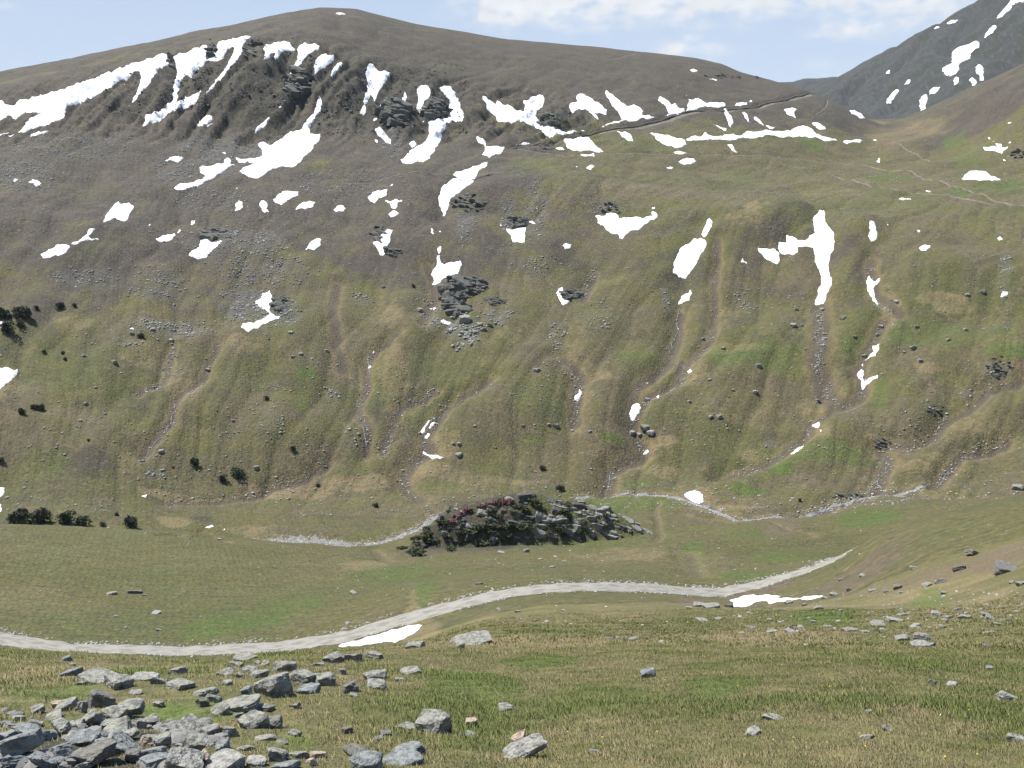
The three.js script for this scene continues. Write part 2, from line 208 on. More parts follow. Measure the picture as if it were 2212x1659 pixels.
function strokeGrid(arr, line, w, v) {
  for (let k = 0; k < line.length - 1; k++) {
    const a = line[k], b = line[k + 1], R = w * 2.4, x0 = Math.max(0, Math.floor(Math.min(a.x, b.x) - R - CG.x0)), x1 = Math.min(CG.w - 1, Math.ceil(Math.max(a.x, b.x) + R - CG.x0)), z0 = Math.max(0, Math.floor(Math.min(a.z, b.z) - R - CG.z0)), z1 = Math.min(CG.h - 1, Math.ceil(Math.max(a.z, b.z) + R - CG.z0));
    const dx = b.x - a.x, dz = b.z - a.z, L = dx * dx + dz * dz + 1e-6; if (L > 3600) continue;
    for (let z = z0; z <= z1; z++) for (let x = x0; x <= x1; x++) { const px = x + CG.x0 - a.x, pz = z + CG.z0 - a.z, t = clamp((px * dx + pz * dz) / L, 0, 1), d2 = (px - t * dx) ** 2 + (pz - t * dz) ** 2, g = v * Math.exp(-d2 / (w * w)); const o = z * CG.w + x; if (g > arr[o]) arr[o] = g; }
  }
}
const grid = (arr, x, z) => { const u = x - CG.x0, v = z - CG.z0; if (u < 0 || v < 0 || u >= CG.w - 1 || v >= CG.h - 1) return 0; const i = Math.floor(u), j = Math.floor(v), f = u - i, g = v - j, o = j * CG.w + i; return lerp(lerp(arr[o], arr[o + 1], f), lerp(arr[o + CG.w], arr[o + CG.w + 1], f), g); };
const onLand = (line, from) => line.map(([x, y]) => land(x, y, from)).filter(Boolean);
GULLIES.forEach(([t, p, d, w], k) => { const l = onLand(wiggle(pts(t, p), 500 + k, 0.28), 250); strokeGrid(carve, l, w * (k < 20 ? 1.5 : 1), d * (k < 20 ? 1.45 : 1)); if (k < 20) strokeGrid(wet, l, w * 1.15, 1); });
const raise = new Float32Array(CG.w * CG.h);
SPURS.forEach(([t, p, h, w], k) => strokeGrid(raise, onLand(wiggle(pts(t, p), 320 + k, 0.3), 250), w * (0.8 + 0.1 * (k % 5)), h * (0.45 + 0.09 * (k % 4))));
BROOKS.forEach(([t, p, d, w], k) => { const l = onLand(wiggle(pts(t, p), 640 + k, 0.3), 165); strokeGrid(carve, l, w, d); strokeGrid(wet, l, w * 0.8, 0.8); });
// the valley stream, in the 2212 grid
const STREAMS = [
  { name: 'right', p: [[2000, 1052], [1930, 1056], [1880, 1060], [1840, 1070], [1800, 1078], [1750, 1098], [1700, 1111], [1650, 1114], [1600, 1118], [1560, 1106], [1520, 1094], [1480, 1083], [1440, 1069], [1400, 1066], [1350, 1064], [1300, 1067], [1262, 1072], [1240, 1080], [1232, 1096]], w: 1.5 },
  { name: 'left', p: [[985, 1100], [955, 1108], [930, 1120], [900, 1137], [868, 1150], [830, 1163], [790, 1169], [745, 1171], [710, 1166], [670, 1163], [620, 1162], [575, 1166], [556, 1169]], w: 1.9 },
];
for (const s of STREAMS) { s.line = onLand(wiggle(smoothLine(s.p, 4), 91, 0.1, 1), 250); strokeGrid(carve, s.line, s.w * 2.2, 1.1); strokeGrid(wet, s.line, s.w * 1.6, 1); }
for (const t of TRACKS) { t.line = onLand(smoothLine(pts(t[0], t[1]), 5), 400); strokeGrid(carve, t.line, t[2] * 1.1, t[2] * (t[2] > 3 ? 0.85 : 0.55)); strokeGrid(trackMask, t.line, t[2] * 1.4, 1); }
const bumps = BUMPS.map(([t, x, y, w, d, h]) => ({ ...land(...sheet[t](x, y), 250), w, d, h }));
const KN = { ...land(1118, 1176, 170), h: 12.5 }; KN.r += 9; KN.x = Math.sin(Math.atan2(KN.x, -KN.z)) * KN.r; KN.z = -Math.sqrt(KN.r ** 2 - KN.x ** 2);
function knoll(x, z) { const dx = x - KN.x, dz = z - KN.z + dx * 0.05, wx = dx < 0 ? 27 : 31, q = (dx / wx) ** 2 + (dz / (dz > 0 ? 11 : 15)) ** 2; if (q > 1.4) return 0; const e = 1 - q + 0.16 * fbm(x / 9, z / 9, 2); return e > 0 ? KN.h * Math.pow(Math.min(e, 1.15), 0.78) * (0.96 + 0.05 * fbm(x / 4, z / 4, 2)) : 0; }
function relief(x, z, r, az) {
  if (r < 14) return 0.06 * fbm(x / 0.55, z / 0.55, 3) + 0.16 * fbm(x / 3.5, z / 3.5, 2) * sstep(2, 6, r);
  const nearW = 1 - sstep(60, 110, r), farW = sstep(300, 390, r), midW = 1 - farW;
  let h = nearW * (0.07 * fbm(x / 0.6, z / 0.6, 3) + 0.2 * fbm(x / 3.5, z / 3.5, 3));
  const roadQuiet = r > 112 && r < 168 && az < 0.31 ? 0.25 : 1;
  h += midW * sstep(30, 90, r) * roadQuiet * ((0.9 + 1.1 * sstep(0, 0.12, az) * sstep(165, 200, r)) * fbm(x / 24, z / 18, 3) + 0.34 * fbm(x / 6, z / 3.6, 3));
  if (farW > 0) {
    const ridgeQuiet = lerp(1, 0.22, sstep(880, 1000, r));
    const wx = az * 520 + 14 * fbm(x / 60, z / 60, 2), crag = sstep(655, 715, r) * (1 - sstep(790, 850, r)) * (1 - sstep(0.03, 0.11, az)) * sstep(-0.62, -0.34, az);
    const rill = 1 - Math.abs(noise((wx - 0.3 * r) / 27, r / 210 + 7)), rill2 = 1 - Math.abs(noise((wx - 0.3 * r) / 9 + 50, r / 70));
    h += farW * ridgeQuiet * (4.2 * fbm(x / 64, z / 52, 4) - 1.4 * (rill ** 3) + 0.5 - 0.6 * (rill2 ** 4) + 0.55 * fbm(x / 12, z / 12, 3));
    if (crag > 0) { const dw = wx - 0.3 * r, c1 = 1 - Math.abs(noise(dw / 15 + 90, r / 260)), c2 = fbm(x / 8, z / 6, 4), c3 = 1 - Math.abs(noise(dw / 5.5 + 20, r / 120)); h += crag * (-6 * c1 * c1 - 2.4 * c3 * c3 + 4 * c2 + 3.4); }
    for (const b of bumps) { const q = ((x - b.x) / b.w) ** 2 + ((z - b.z) / b.d) ** 2; if (q < 5) h += b.h * Math.exp(-q); }
  }
  if (r > 200 && r < 320) h += knoll(x, z);
  h += grid(raise, x, z) - grid(carve, x, z);
  return h;
}
for (let i = 0; i < NA; i++) { const az = -AZ + i * DA, s = Math.sin(az), c = -Math.cos(az); for (let j = 0; j < NR; j++) { const r = RR[j]; HT[i * NR + j] += relief(s * r, c * r, r, az); } }

// ---------------------------------------------------------------- ground cover: patches in metres on the land
const COVER = [
  ['c', 2000, 700, 520, 220, 'U', 0.95], ['c', 2120, 520, 300, 150, 'U', 0.9], ['g', 480, 1530, 640, 190, 'K', 0.95], ['c', 1500, 860, 500, 120, 'U', 0.45],
  ['a', 1200, 900, 1900, 330, 'U', 0.95], ['b', 500, 930, 1000, 260, 'U', 0.9],
  ['h', 800, 120, 480, 160, 'K', 0.8], ['h', 1300, 60, 420, 90, 'K', 0.55], ['h', 1650, 60, 160, 60, 'D', 0.7], ['h', 1000, 10, 300, 60, 'D', 0.6], // sheet, x, y, half width, half height, layer, weight     G fresh green, T dead straw grass, K dark heath, R scree, U high moor, D bare soil
  ['a', 1100, 500, 2600, 620, 'U', 1], ['b', 1000, 500, 2200, 560, 'U', 1], ['a', 900, 1250, 1500, 480, 'U', 0.8], ['b', 500, 1300, 900, 400, 'U', 0.75], ['c', 300, 500, 900, 260, 'U', 0.9], ['b', 1500, 1500, 600, 300, 'U', 0.45], ['d', 300, 200, 600, 240, 'U', 0.5], ['c', 2000, 600, 500, 260, 'U', 0.7], ['d', 1300, 200, 700, 220, 'U', 0.5], ['c', 750, 1700, 500, 300, 'U', 0.35],
  ['a', 1650, 500, 420, 260, 'K', 0.8], ['b', 350, 650, 520, 260, 'K', 0.8], ['a', 1000, 640, 330, 140, 'K', 0.7], ['b', 1350, 760, 260, 90, 'K', 0.7], ['b', 900, 700, 130, 180, 'K', 0.5], ['d', 600, 1330, 150, 130, 'K', 0.55], ['e', 2100, 60, 160, 160, 'K', 0.5], ['c', 760, 1450, 180, 160, 'K', 0.5], ['c', 1000, 1580, 130, 120, 'K', 0.4], ['b', 850, 1340, 160, 80, 'K', 0.6], ['f', 1150, 180, 80, 160, 'K', 0.4], ['f', 130, 120, 90, 130, 'K', 0.45], ['d', 900, 1150, 140, 90, 'K', 0.35], ['a', 1000, 1350, 700, 120, 'K', 0.3], ['f', 1250, 1380, 130, 60, 'K', 0.4], ['f', 650, 1190, 160, 60, 'K', 0.4], ['f', 1450, 1420, 120, 40, 'K', 0.5], ['e', 2050, 1330, 140, 30, 'K', 0.5],
  ['a', 2200, 1200, 400, 120, 'R', 0.3], ['a', 450, 950, 380, 100, 'R', 0.4], ['a', 1500, 1000, 360, 130, 'R', 0.6], ['a', 1150, 1120, 160, 90, 'R', 0.55], ['a', 150, 1120, 200, 110, 'R', 0.6], ['a', 1400, 1280, 260, 100, 'R', 0.4], ['a', 1550, 1560, 340, 120, 'R', 0.6], ['b', 800, 1450, 70, 200, 'R', 0.55], ['b', 1080, 1420, 60, 220, 'R', 0.55], ['b', 1260, 1350, 90, 220, 'R', 0.55], ['b', 1700, 1350, 160, 60, 'R', 0.4], ['b', 330, 920, 90, 140, 'R', 0.55], ['d', 550, 140, 200, 60, 'R', 0.6], ['d', 1100, 480, 260, 90, 'R', 0.75], ['d', 1600, 330, 210, 130, 'R', 0.7], ['d', 1850, 360, 120, 90, 'R', 0.7], ['d', 1000, 180, 200, 120, 'R', 0.45], ['d', 800, 560, 120, 50, 'R', 0.5], ['d', 1700, 100, 340, 130, 'R', 0.6], ['d', 1020, 1420, 80, 40, 'R', 0.7], ['d', 2140, 900, 70, 60, 'R', 0.6], ['d', 1750, 1080, 100, 140, 'R', 0.4],
  ['e', 790, 480, 130, 110, 'R', 0.85], ['e', 580, 400, 90, 120, 'R', 0.7], ['e', 1020, 400, 120, 70, 'R', 0.5], ['e', 1260, 60, 200, 80, 'R', 0.5], ['e', 1680, 380, 130, 110, 'R', 0.45], ['e', 1400, 520, 90, 120, 'R', 0.4], ['e', 2100, 280, 40, 120, 'R', 0.6], ['e', 120, 280, 90, 60, 'R', 0.55], ['e', 60, 1180, 70, 100, 'R', 0.5], ['f', 890, 560, 40, 300, 'R', 0.75], ['f', 960, 880, 60, 80, 'R', 0.6], ['f', 430, 260, 130, 90, 'R', 0.4], ['f', 2090, 100, 40, 160, 'R', 0.7], ['f', 2040, 740, 90, 80, 'R', 0.8], ['f', 1300, 1210, 60, 50, 'R', 0.8], ['f', 1640, 1000, 70, 50, 'R', 0.6], ['f', 1840, 890, 50, 40, 'R', 0.6], ['f', 570, 1220, 50, 30, 'R', 0.7], ['c', 2180, 1000, 80, 50, 'R', 0.4], ['e', 1260, 720, 40, 30, 'R', 0.7],
  ['f', 520, 640, 420, 110, 'G', 0.55], ['f', 1120, 620, 150, 130, 'G', 0.55], ['f', 1700, 520, 420, 90, 'G', 0.5], ['f', 2100, 600, 160, 60, 'G', 0.65], ['f', 1280, 880, 70, 110, 'G', 0.6], ['f', 900, 1250, 420, 90, 'G', 0.55], ['f', 640, 1360, 90, 40, 'G', 0.95], ['f', 420, 1510, 140, 40, 'G', 0.8], ['f', 900, 1560, 380, 50, 'G', 0.4], ['e', 1950, 650, 200, 60, 'G', 0.55], ['e', 1300, 900, 260, 140, 'G', 0.4], ['e', 700, 720, 300, 120, 'G', 0.3], ['e', 1750, 1170, 100, 40, 'G', 0.7], ['e', 1240, 1190, 120, 30, 'G', 0.5], ['e', 640, 1490, 200, 40, 'G', 0.5], ['e', 420, 1570, 160, 40, 'G', 0.5], ['e', 1850, 1600, 400, 60, 'G', 0.65], ['e', 1900, 1480, 200, 30, 'G', 0.5], ['d', 1980, 760, 80, 60, 'G', 0.7], ['d', 1950, 950, 60, 70, 'G', 0.6], ['d', 1550, 760, 260, 120, 'G', 0.3], ['d', 400, 760, 260, 160, 'G', 0.35], ['d', 250, 1350, 200, 120, 'G', 0.4], ['d', 1900, 1600, 260, 40, 'G', 0.4],
  ['c', 1760, 920, 80, 60, 'G', 0.6], ['c', 1860, 1010, 150, 60, 'G', 0.5], ['c', 830, 925, 90, 40, 'G', 0.7], ['c', 1330, 1150, 150, 30, 'G', 0.7], ['c', 350, 1150, 130, 40, 'G', 0.45], ['c', 2080, 1210, 160, 40, 'G', 0.6], ['c', 1820, 1240, 70, 30, 'G', 0.7], ['c', 1250, 1340, 420, 60, 'G', 0.35], ['b', 1250, 1070, 240, 60, 'G', 0.35], ['a', 620, 1260, 120, 60, 'G', 0.35], ['a', 680, 1570, 120, 60, 'G', 0.35], ['a', 1400, 920, 90, 30, 'G', 0.35],
  ['d', 950, 640, 180, 110, 'T', 0.6], ['d', 1200, 880, 130, 90, 'T', 0.7], ['d', 1600, 560, 140, 60, 'T', 0.6], ['d', 1100, 1560, 200, 40, 'T', 0.7], ['d', 1900, 1530, 260, 50, 'T', 0.8], ['d', 480, 430, 120, 60, 'T', 0.6], ['d', 400, 1020, 160, 60, 'T', 0.4], ['d', 900, 1130, 130, 100, 'T', 0.4], ['d', 10, 840, 120, 100, 'T', 0.6],
  ['e', 330, 760, 110, 220, 'T', 0.6], ['e', 330, 380, 80, 80, 'T', 0.5], ['e', 640, 1240, 160, 90, 'T', 0.75], ['e', 520, 1400, 200, 50, 'T', 0.8], ['e', 100, 1480, 260, 60, 'T', 0.7], ['e', 950, 1460, 360, 50, 'T', 0.4], ['e', 1640, 780, 160, 60, 'T', 0.6], ['e', 1560, 900, 80, 120, 'T', 0.55], ['e', 1700, 1280, 180, 60, 'T', 0.5], ['e', 2060, 1210, 140, 40, 'T', 0.8], ['e', 2080, 1400, 120, 60, 'T', 0.75], ['e', 1900, 1360, 160, 30, 'T', 0.7], ['e', 900, 840, 180, 40, 'T', 0.45],
  ['f', 300, 600, 260, 40, 'T', 0.7], ['f', 80, 760, 90, 90, 'T', 0.6], ['f', 1350, 350, 70, 120, 'T', 0.7], ['f', 1700, 300, 180, 80, 'T', 0.7], ['f', 830, 1000, 100, 60, 'T', 0.6], ['f', 300, 1040, 160, 50, 'T', 0.55], ['f', 880, 1150, 100, 50, 'T', 0.7], ['f', 450, 1290, 100, 40, 'T', 0.75], ['f', 1230, 1240, 60, 80, 'T', 0.6], ['f', 1450, 1360, 160, 40, 'T', 0.6], ['f', 1900, 1060, 220, 50, 'T', 0.5], ['f', 100, 1560, 120, 70, 'T', 0.8], ['f', 250, 1640, 260, 30, 'T', 0.7], ['f', 1600, 720, 100, 40, 'T', 0.6], ['f', 2050, 540, 120, 50, 'T', 0.5], ['f', 1650, 1300, 100, 40, 'T', 0.55], ['f', 1150, 800, 50, 100, 'T', 0.5],
  ['c', 1400, 880, 300, 80, 'T', 0.55], ['c', 1280, 790, 60, 40, 'T', 0.7], ['c', 450, 1330, 60, 30, 'T', 0.7], ['c', 900, 1240, 260, 30, 'T', 0.4], ['c', 400, 1400, 120, 50, 'T', 0.5],
  ['h', 150, 340, 170, 35, 'T', 0.8], ['g', 1130, 60, 110, 40, 'T', 0.9], ['g', 1300, 60, 100, 40, 'K', 0.5], ['g', 1600, 120, 140, 40, 'T', 0.6], ['g', 1000, 300, 900, 90, 'T', 0.35], ['g', 300, 560, 420, 110, 'T', 0.4], ['g', 800, 330, 240, 40, 'T', 0.4],
  ['g', 1500, 720, 330, 60, 'G', 1.0], ['g', 1000, 420, 1100, 330, 'G', 0.3], ['g', 1900, 600, 260, 60, 'G', 0.6], ['g', 1300, 790, 160, 40, 'G', 0.8], ['g', 500, 780, 420, 40, 'G', 0.4], ['g', 300, 180, 360, 60, 'G', 0.3], ['h', 540, 500, 70, 90, 'G', 0.8], ['h', 330, 400, 330, 60, 'G', 0.55], ['h', 620, 430, 60, 80, 'G', 0.5], ['h', 1700, 200, 420, 50, 'G', 0.4], ['i', 60, 290, 90, 110, 'G', 0.7], ['i', 680, 270, 260, 40, 'G', 0.6], ['i', 1180, 60, 240, 60, 'G', 0.8], ['i', 350, 410, 260, 40, 'G', 0.65], ['i', 380, 130, 180, 40, 'G', 0.5], ['i', 1780, 100, 330, 80, 'G', 0.35], ['i', 900, 670, 180, 40, 'G', 0.7], ['i', 1600, 610, 140, 25, 'G', 0.5], ['h', 1400, 200, 300, 50, 'G', 0.3],
  ['h', 520, 790, 130, 70, 'T', 0.8], ['h', 1300, 620, 700, 90, 'T', 0.35], ['h', 1800, 290, 360, 50, 'T', 0.5], ['i', 420, 520, 280, 40, 'D', 0.9], ['i', 1100, 430, 330, 70, 'D', 0.75], ['i', 1600, 420, 420, 60, 'D', 0.6], ['i', 2050, 290, 200, 90, 'D', 0.7], ['i', 60, 580, 110, 30, 'D', 0.8], ['i', 640, 90, 120, 40, 'D', 0.7], ['i', 1330, 200, 160, 50, 'D', 0.5], ['h', 700, 260, 400, 20, 'D', 0.5], ['h', 1250, 200, 250, 25, 'D', 0.5], ['i', 1400, 560, 700, 60, 'T', 0.5], ['i', 1900, 620, 400, 120, 'T', 0.4],
  ['h', 880, 1110, 330, 110, 'G', 0.6], ['h', 1300, 960, 240, 40, 'G', 0.6], ['h', 1700, 1200, 420, 110, 'G', 0.35], ['i', 230, 1100, 260, 60, 'G', 0.6], ['i', 150, 1000, 160, 40, 'G', 0.4], ['i', 1350, 970, 120, 30, 'G', 0.5], ['g', 1050, 1330, 160, 90, 'G', 0.6], ['g', 350, 1180, 260, 60, 'G', 0.5], ['g', 1350, 1250, 200, 80, 'G', 0.4], ['g', 1900, 1500, 180, 60, 'G', 0.5], ['h', 800, 1380, 420, 80, 'G', 0.3], ['h', 1300, 860, 900, 60, 'T', 0.5], ['g', 350, 1050, 300, 50, 'T', 0.5], ['h', 1600, 1400, 500, 80, 'T', 0.35], ['i', 600, 800, 500, 60, 'T', 0.5], ['i', 1300, 1350, 600, 120, 'T', 0.35],
];
const DOM = { near: { x0: -56, x1: 56, z0: -112, z1: 2, n: 2048 }, mid: { x0: -196, x1: 196, z0: -326, z1: -76, n: 2048 }, face: { x0: -300, x1: 300, z0: -545, z1: -240, n: 2048 }, far: { x0: -690, x1: 690, z0: -1190, z1: -420, n: 2048 } };
const SPLIT1 = 104, SPLIT2 = 296, SPLIT3 = 530, ROWS1 = rowOf(SPLIT1), ROWS2 = rowOf(SPLIT2), ROWS3 = rowOf(SPLIT3);
const LAY = 'GTKRUD';
const covers = COVER.map(([t, x, y, rx, ry, l, w]) => {
  const [px, py] = sheet[t](x, y), from = 'abcdef'.includes(t) ? 240 : 3, c = land(px, py, from); if (!c) return null;
  const up = land(px, py - ry / 3, from) ?? c, dn = land(px, py + ry / 3, from) ?? c;
  return { x: c.x, z: c.z, r: c.r, ux: c.x / c.r, uz: c.z / c.r, a: rx / 3 * c.d / FOC, b: clamp(Math.abs(up.r - dn.r) / 2, 0.15 * c.r * ry / 3 / FOC * 4, 260), l: LAY.indexOf(l), w };
}).filter(Boolean);
function layersOf(D) {
  const n = D.n / 2, sx = (D.x1 - D.x0) / n, sz = (D.z1 - D.z0) / n, L = Array.from(LAY, () => new Float32Array(n * n));
  for (const c of covers) {
    const R = Math.max(c.a, c.b) * 1.7, i0 = Math.max(0, Math.floor((c.x - R - D.x0) / sx)), i1 = Math.min(n - 1, Math.ceil((c.x + R - D.x0) / sx)), j0 = Math.max(0, Math.floor((c.z - R - D.z0) / sz)), j1 = Math.min(n - 1, Math.ceil((c.z + R - D.z0) / sz)), A = L[c.l], k = 2.6 / Math.max(6 * sx, Math.min(c.a, c.b));
    for (let j = j0; j <= j1; j++) for (let i = i0; i <= i1; i++) {
      const dx = D.x0 + (i + 0.5) * sx - c.x, dz = D.z0 + (j + 0.5) * sz - c.z, s = (dx * c.ux + dz * c.uz) / c.b, t = (-dx * c.uz + dz * c.ux) / c.a; let q = s * s + t * t; if (q > 2.6) continue;
      q += 0.9 * fbm((dx + c.x) * k * 0.35, (dz + c.z) * k * 0.35, 2);
      const v = c.w * (1 - sstep(0.35, 1.35, q)); const o = j * n + i; if (v > A[o]) A[o] = v;
    }
  }
  return { n, L };
}
// base colours of what grows and lies there (linear albedo)
const PAL = { olive: [0.082, 0.078, 0.020], olive2: [0.060, 0.066, 0.015], brown: [0.080, 0.063, 0.038], green: [0.056, 0.086, 0.009], straw: [0.160, 0.124, 0.060], moor: [0.061, 0.050, 0.037], moor2: [0.041, 0.035, 0.027], heath: [0.029, 0.027, 0.019], scree: [0.122, 0.121, 0.113], soil: [0.098, 0.074, 0.045], mud: [0.056, 0.045, 0.034] };
const mixc = (c, p, t) => { if (t > 0) { c[0] += (p[0] - c[0]) * t; c[1] += (p[1] - c[1]) * t; c[2] += (p[2] - c[2]) * t; } };
const toS = (x) => { x = clamp(x, 0, 1); return 255 * (x <= 0.0031308 ? 12.92 * x : 1.055 * Math.pow(x, 1 / 2.4) - 0.055); };
const SR = new Uint8ClampedArray(4097); for (let i = 0; i <= 4096; i++) SR[i] = toS(i / 4096);
function groundColour(c, x, z, fine, g, L, o, key) {
  const far = key === 'far' || key === 'face', n1 = fbm(x / 52 + 3, z / 46, 3), n2 = fbm(x / 15, z / 13 + 40, 3), n3 = fbm(x / (far ? 2.6 : 4.6) + 9, z / (far ? 3.4 : 1.5), 2), nf = noise(x / (fine * 2.1), z / (fine * 1.9)), ng = noise(x / (fine * 5.3) + 7, z / (fine * 4.4));
  c[0] = PAL.olive[0]; c[1] = PAL.olive[1]; c[2] = PAL.olive[2];
  mixc(c, PAL.olive2, sstep(-0.35, 0.4, n2 * 0.6 + n1 * 0.7 + n3 * 0.15));
  mixc(c, PAL.brown, (far ? 0.85 : 0.45) * sstep(far ? -0.4 : -0.2, 0.5, n2 * 0.75 - n1 * 0.5 + n3 * 0.25));
  mixc(c, PAL.straw, (far ? 0.3 : 0.42) * sstep(-0.02, 0.5, n2 * 0.35 - n1 * 0.25 + n3 * 0.7 + (far ? 0 : 0.25 * ng)));
  const rr = far ? Math.hypot(x, z) : 0, up = far ? Math.max(L[4][o], sstep(830, 900, rr) * (x / -z < 0.33 ? 1 : 0.62)) : L[4][o]; if (up > 0) { const t = sstep(0.2, 0.8, up + 0.4 * n2 + 0.3 * n1 + 0.1 * n3); mixc(c, PAL.moor, t); mixc(c, PAL.moor2, t * sstep(-0.25, 0.4, n3 * 0.5 + n2 * 0.5)); mixc(c, PAL.olive2, t * 0.5 * sstep(0.05, 0.45, n1 * 0.5 - n2 * 0.6)); }
  if (far) { mixc(c, PAL.heath, 0.55 * sstep(0.0, 0.55, 0.75 * fbm(x / 21 + 60, z / 15 + 5, 3) + 0.45 * n3 + 0.12 * up)); mixc(c, PAL.straw, 0.4 * sstep(0.1, 0.5, 0.8 * fbm(x / 17 - 60, z / 24 + 55, 3) + 0.35 * n3 - 0.1 * up)); }
  if (L[1][o] > 0) mixc(c, PAL.straw, sstep(0.1, 0.9, L[1][o] + 0.3 * n3 + 0.45 * n2) * 0.8);
  if (L[0][o] > 0) mixc(c, PAL.green, sstep(0.1, 0.95, L[0][o] + (far ? 0.35 : 0.6) * n3 + 0.45 * n2) * 0.9);
  if (L[2][o] > 0) mixc(c, PAL.heath, sstep(0.1, 0.95, L[2][o] + 0.35 * n3 + 0.6 * n2) * 0.9);
  if (L[5][o] > 0) mixc(c, PAL.soil, sstep(0.1, 0.9, L[5][o] + 0.3 * n3 + 0.4 * n2) * 0.85);
  if (L[3][o] > 0) mixc(c, PAL.scree, sstep(0.2, 0.95, L[3][o] * 0.9 + 0.4 * nf + 0.3 * n3 + 0.3 * n2) * 0.42);
  if (key !== 'near') { mixc(c, PAL.heath, 0.4 * sstep(0.22, 0.62, noise(x / 1.5 + 31, z / 1.1))); mixc(c, PAL.heath, 0.35 * sstep(0.3, 0.62, noise(x / 7 + 3 * n2, z / 0.95 + 5 * n1))); mixc(c, PAL.straw, 0.3 * sstep(0.25, 0.6, noise(x / 1.9 - 77, z / 1.2 + 8))); }
  if (g > 0) { mixc(c, PAL.straw, sstep(0.1, 0.6, g + 0.3 * n3) * 0.5); mixc(c, PAL.mud, sstep(0.5, 0.95, g + 0.25 * n3 + 0.2 * nf) * 0.75); }
  const q = far ? 1 : 1.5, k = 1 + 0.20 * q * nf + 0.16 * q * ng + 0.10 * n3; c[0] *= k; c[1] *= k; c[2] *= k;
}
const LAYERS = {};
function groundTexture(key) {
  const D = DOM[key], { n: m, L } = LAYERS[key] = layersOf(D), n = D.n, d = new Uint8Array(n * n * 4), sx = (D.x1 - D.x0) / n, sz = (D.z1 - D.z0) / n, c = [0, 0, 0];
  for (let j = 0; j < n; j++) for (let i = 0; i < n; i++) {
    const x = D.x0 + (i + 0.5) * sx, z = D.z0 + (j + 0.5) * sz;
    const o4 = (j * n + i) * 4; if (Math.abs(x) > (key === 'near' ? -z * 1.5 + 22 : -z * 0.68 + 6)) { d[o4] = 95; d[o4 + 1] = 92; d[o4 + 2] = 64; d[o4 + 3] = 255; continue; }
    groundColour(c, x, z, (sx + sz) / 2, key === 'near' ? 0 : grid(wet, x, z), L, (j >> 1) * m + (i >> 1), key);
    for (let k = 0; k < 3; k++) d[o4 + k] = SR[clamp(c[k] * 4096, 0, 4096) | 0]; d[o4 + 3] = 255;
  }
  const t = new THREE.DataTexture(d, n, n); t.colorSpace = THREE.SRGBColorSpace; t.magFilter = t.minFilter = THREE.LinearFilter; t.needsUpdate = true; return t;
}
// fine turf relief that tiles
function tileNoise(n, oct, seed, fn) { const d = new Uint8Array(n * n * 4), r = rng(seed), P = []; for (let o = 0; o < oct; o++) { const m = 8 << o, a = new Float32Array(m * m); for (let i = 0; i < m * m; i++) a[i] = r(); P.push([m, a]); }
  for (let j = 0; j < n; j++) for (let i = 0; i < n; i++) { let v = 0, w = 0, am = 1; for (const [m, a] of P) { const u = i / n * m, q = j / n * m, x = Math.floor(u), y = Math.floor(q), f = u - x, g = q - y, fs = f * f * (3 - 2 * f), gs = g * g * (3 - 2 * g), X = (x + 1) % m, Y = (y + 1) % m; v += am * lerp(lerp(a[y * m + x], a[y * m + X], fs), lerp(a[Y * m + x], a[Y * m + X], fs), gs); w += am; am *= 0.66; } const o = (j * n + i) * 4, q = fn(v / w); d[o] = d[o + 1] = d[o + 2] = 255 * q; d[o + 3] = 255; }
  const t = new THREE.DataTexture(d, n, n); t.wrapS = t.wrapT = THREE.RepeatWrapping; t.magFilter = t.minFilter = THREE.LinearFilter; t.needsUpdate = true; return t; }
const turf = tileNoise(512, 5, 5, (v) => clamp((v - 0.5) * 2.2 + 0.5, 0, 1));
function groundMaterial(key, bumpEvery, bump) {
  const D = DOM[key], b = turf.clone(); b.repeat.set((D.x1 - D.x0) / bumpEvery, (D.z1 - D.z0) / bumpEvery); b.needsUpdate = true;
  return new THREE.MeshStandardMaterial({ map: groundTexture(key), roughness: 0.95, bumpMap: b, bumpScale: bump });
}
function landMesh(key, j0, j1, mat) {
  const D = DOM[key], nr = j1 - j0 + 1, pos = new Float32Array(NA * nr * 3), uv = new Float32Array(NA * nr * 2), idx = new Uint32Array((NA - 1) * (nr - 1) * 6);
  let k = 0; for (let i = 0; i < NA; i++) { const az = -AZ + i * DA, s = Math.sin(az), c = -Math.cos(az); for (let j = 0; j < nr; j++, k++) { const r = RR[j0 + j], x = s * r, z = c * r; pos.set([x, HT[i * NR + j0 + j], z], k * 3); uv[k * 2] = (x - D.x0) / (D.x1 - D.x0); uv[k * 2 + 1] = (z - D.z0) / (D.z1 - D.z0); } }
  k = 0; for (let i = 0; i < NA - 1; i++) for (let j = 0; j < nr - 1; j++) { const a = i * nr + j, b = a + nr; idx[k++] = a; idx[k++] = b; idx[k++] = a + 1; idx[k++] = b; idx[k++] = b + 1; idx[k++] = a + 1; }
  const g = new THREE.BufferGeometry(); g.setAttribute('position', new THREE.BufferAttribute(pos, 3)); g.setAttribute('uv', new THREE.BufferAttribute(uv, 2)); g.setIndex(new THREE.BufferAttribute(idx, 1)); g.computeVertexNormals();
  return new THREE.Mesh(g, mat);
}
const nearMat = groundMaterial('near', 1.3, 0.05);
add(landMesh('near', 0, ROWS1, nearMat), 'near_slope', 'grassy near slope with scattered stones falling away to the road', null, null, 'structure');
add(landMesh('mid', ROWS1, ROWS2, groundMaterial('mid', 3.5, 0.28)), 'valley_meadow', 'green and straw coloured meadow between the gravel road and the stream', null, null, 'structure');
add(landMesh('face', ROWS2, ROWS3, groundMaterial('face', 5, 0.3)), 'mountain_slope', 'lower green and brown mountain face with gullies and spurs', null, null, 'structure');
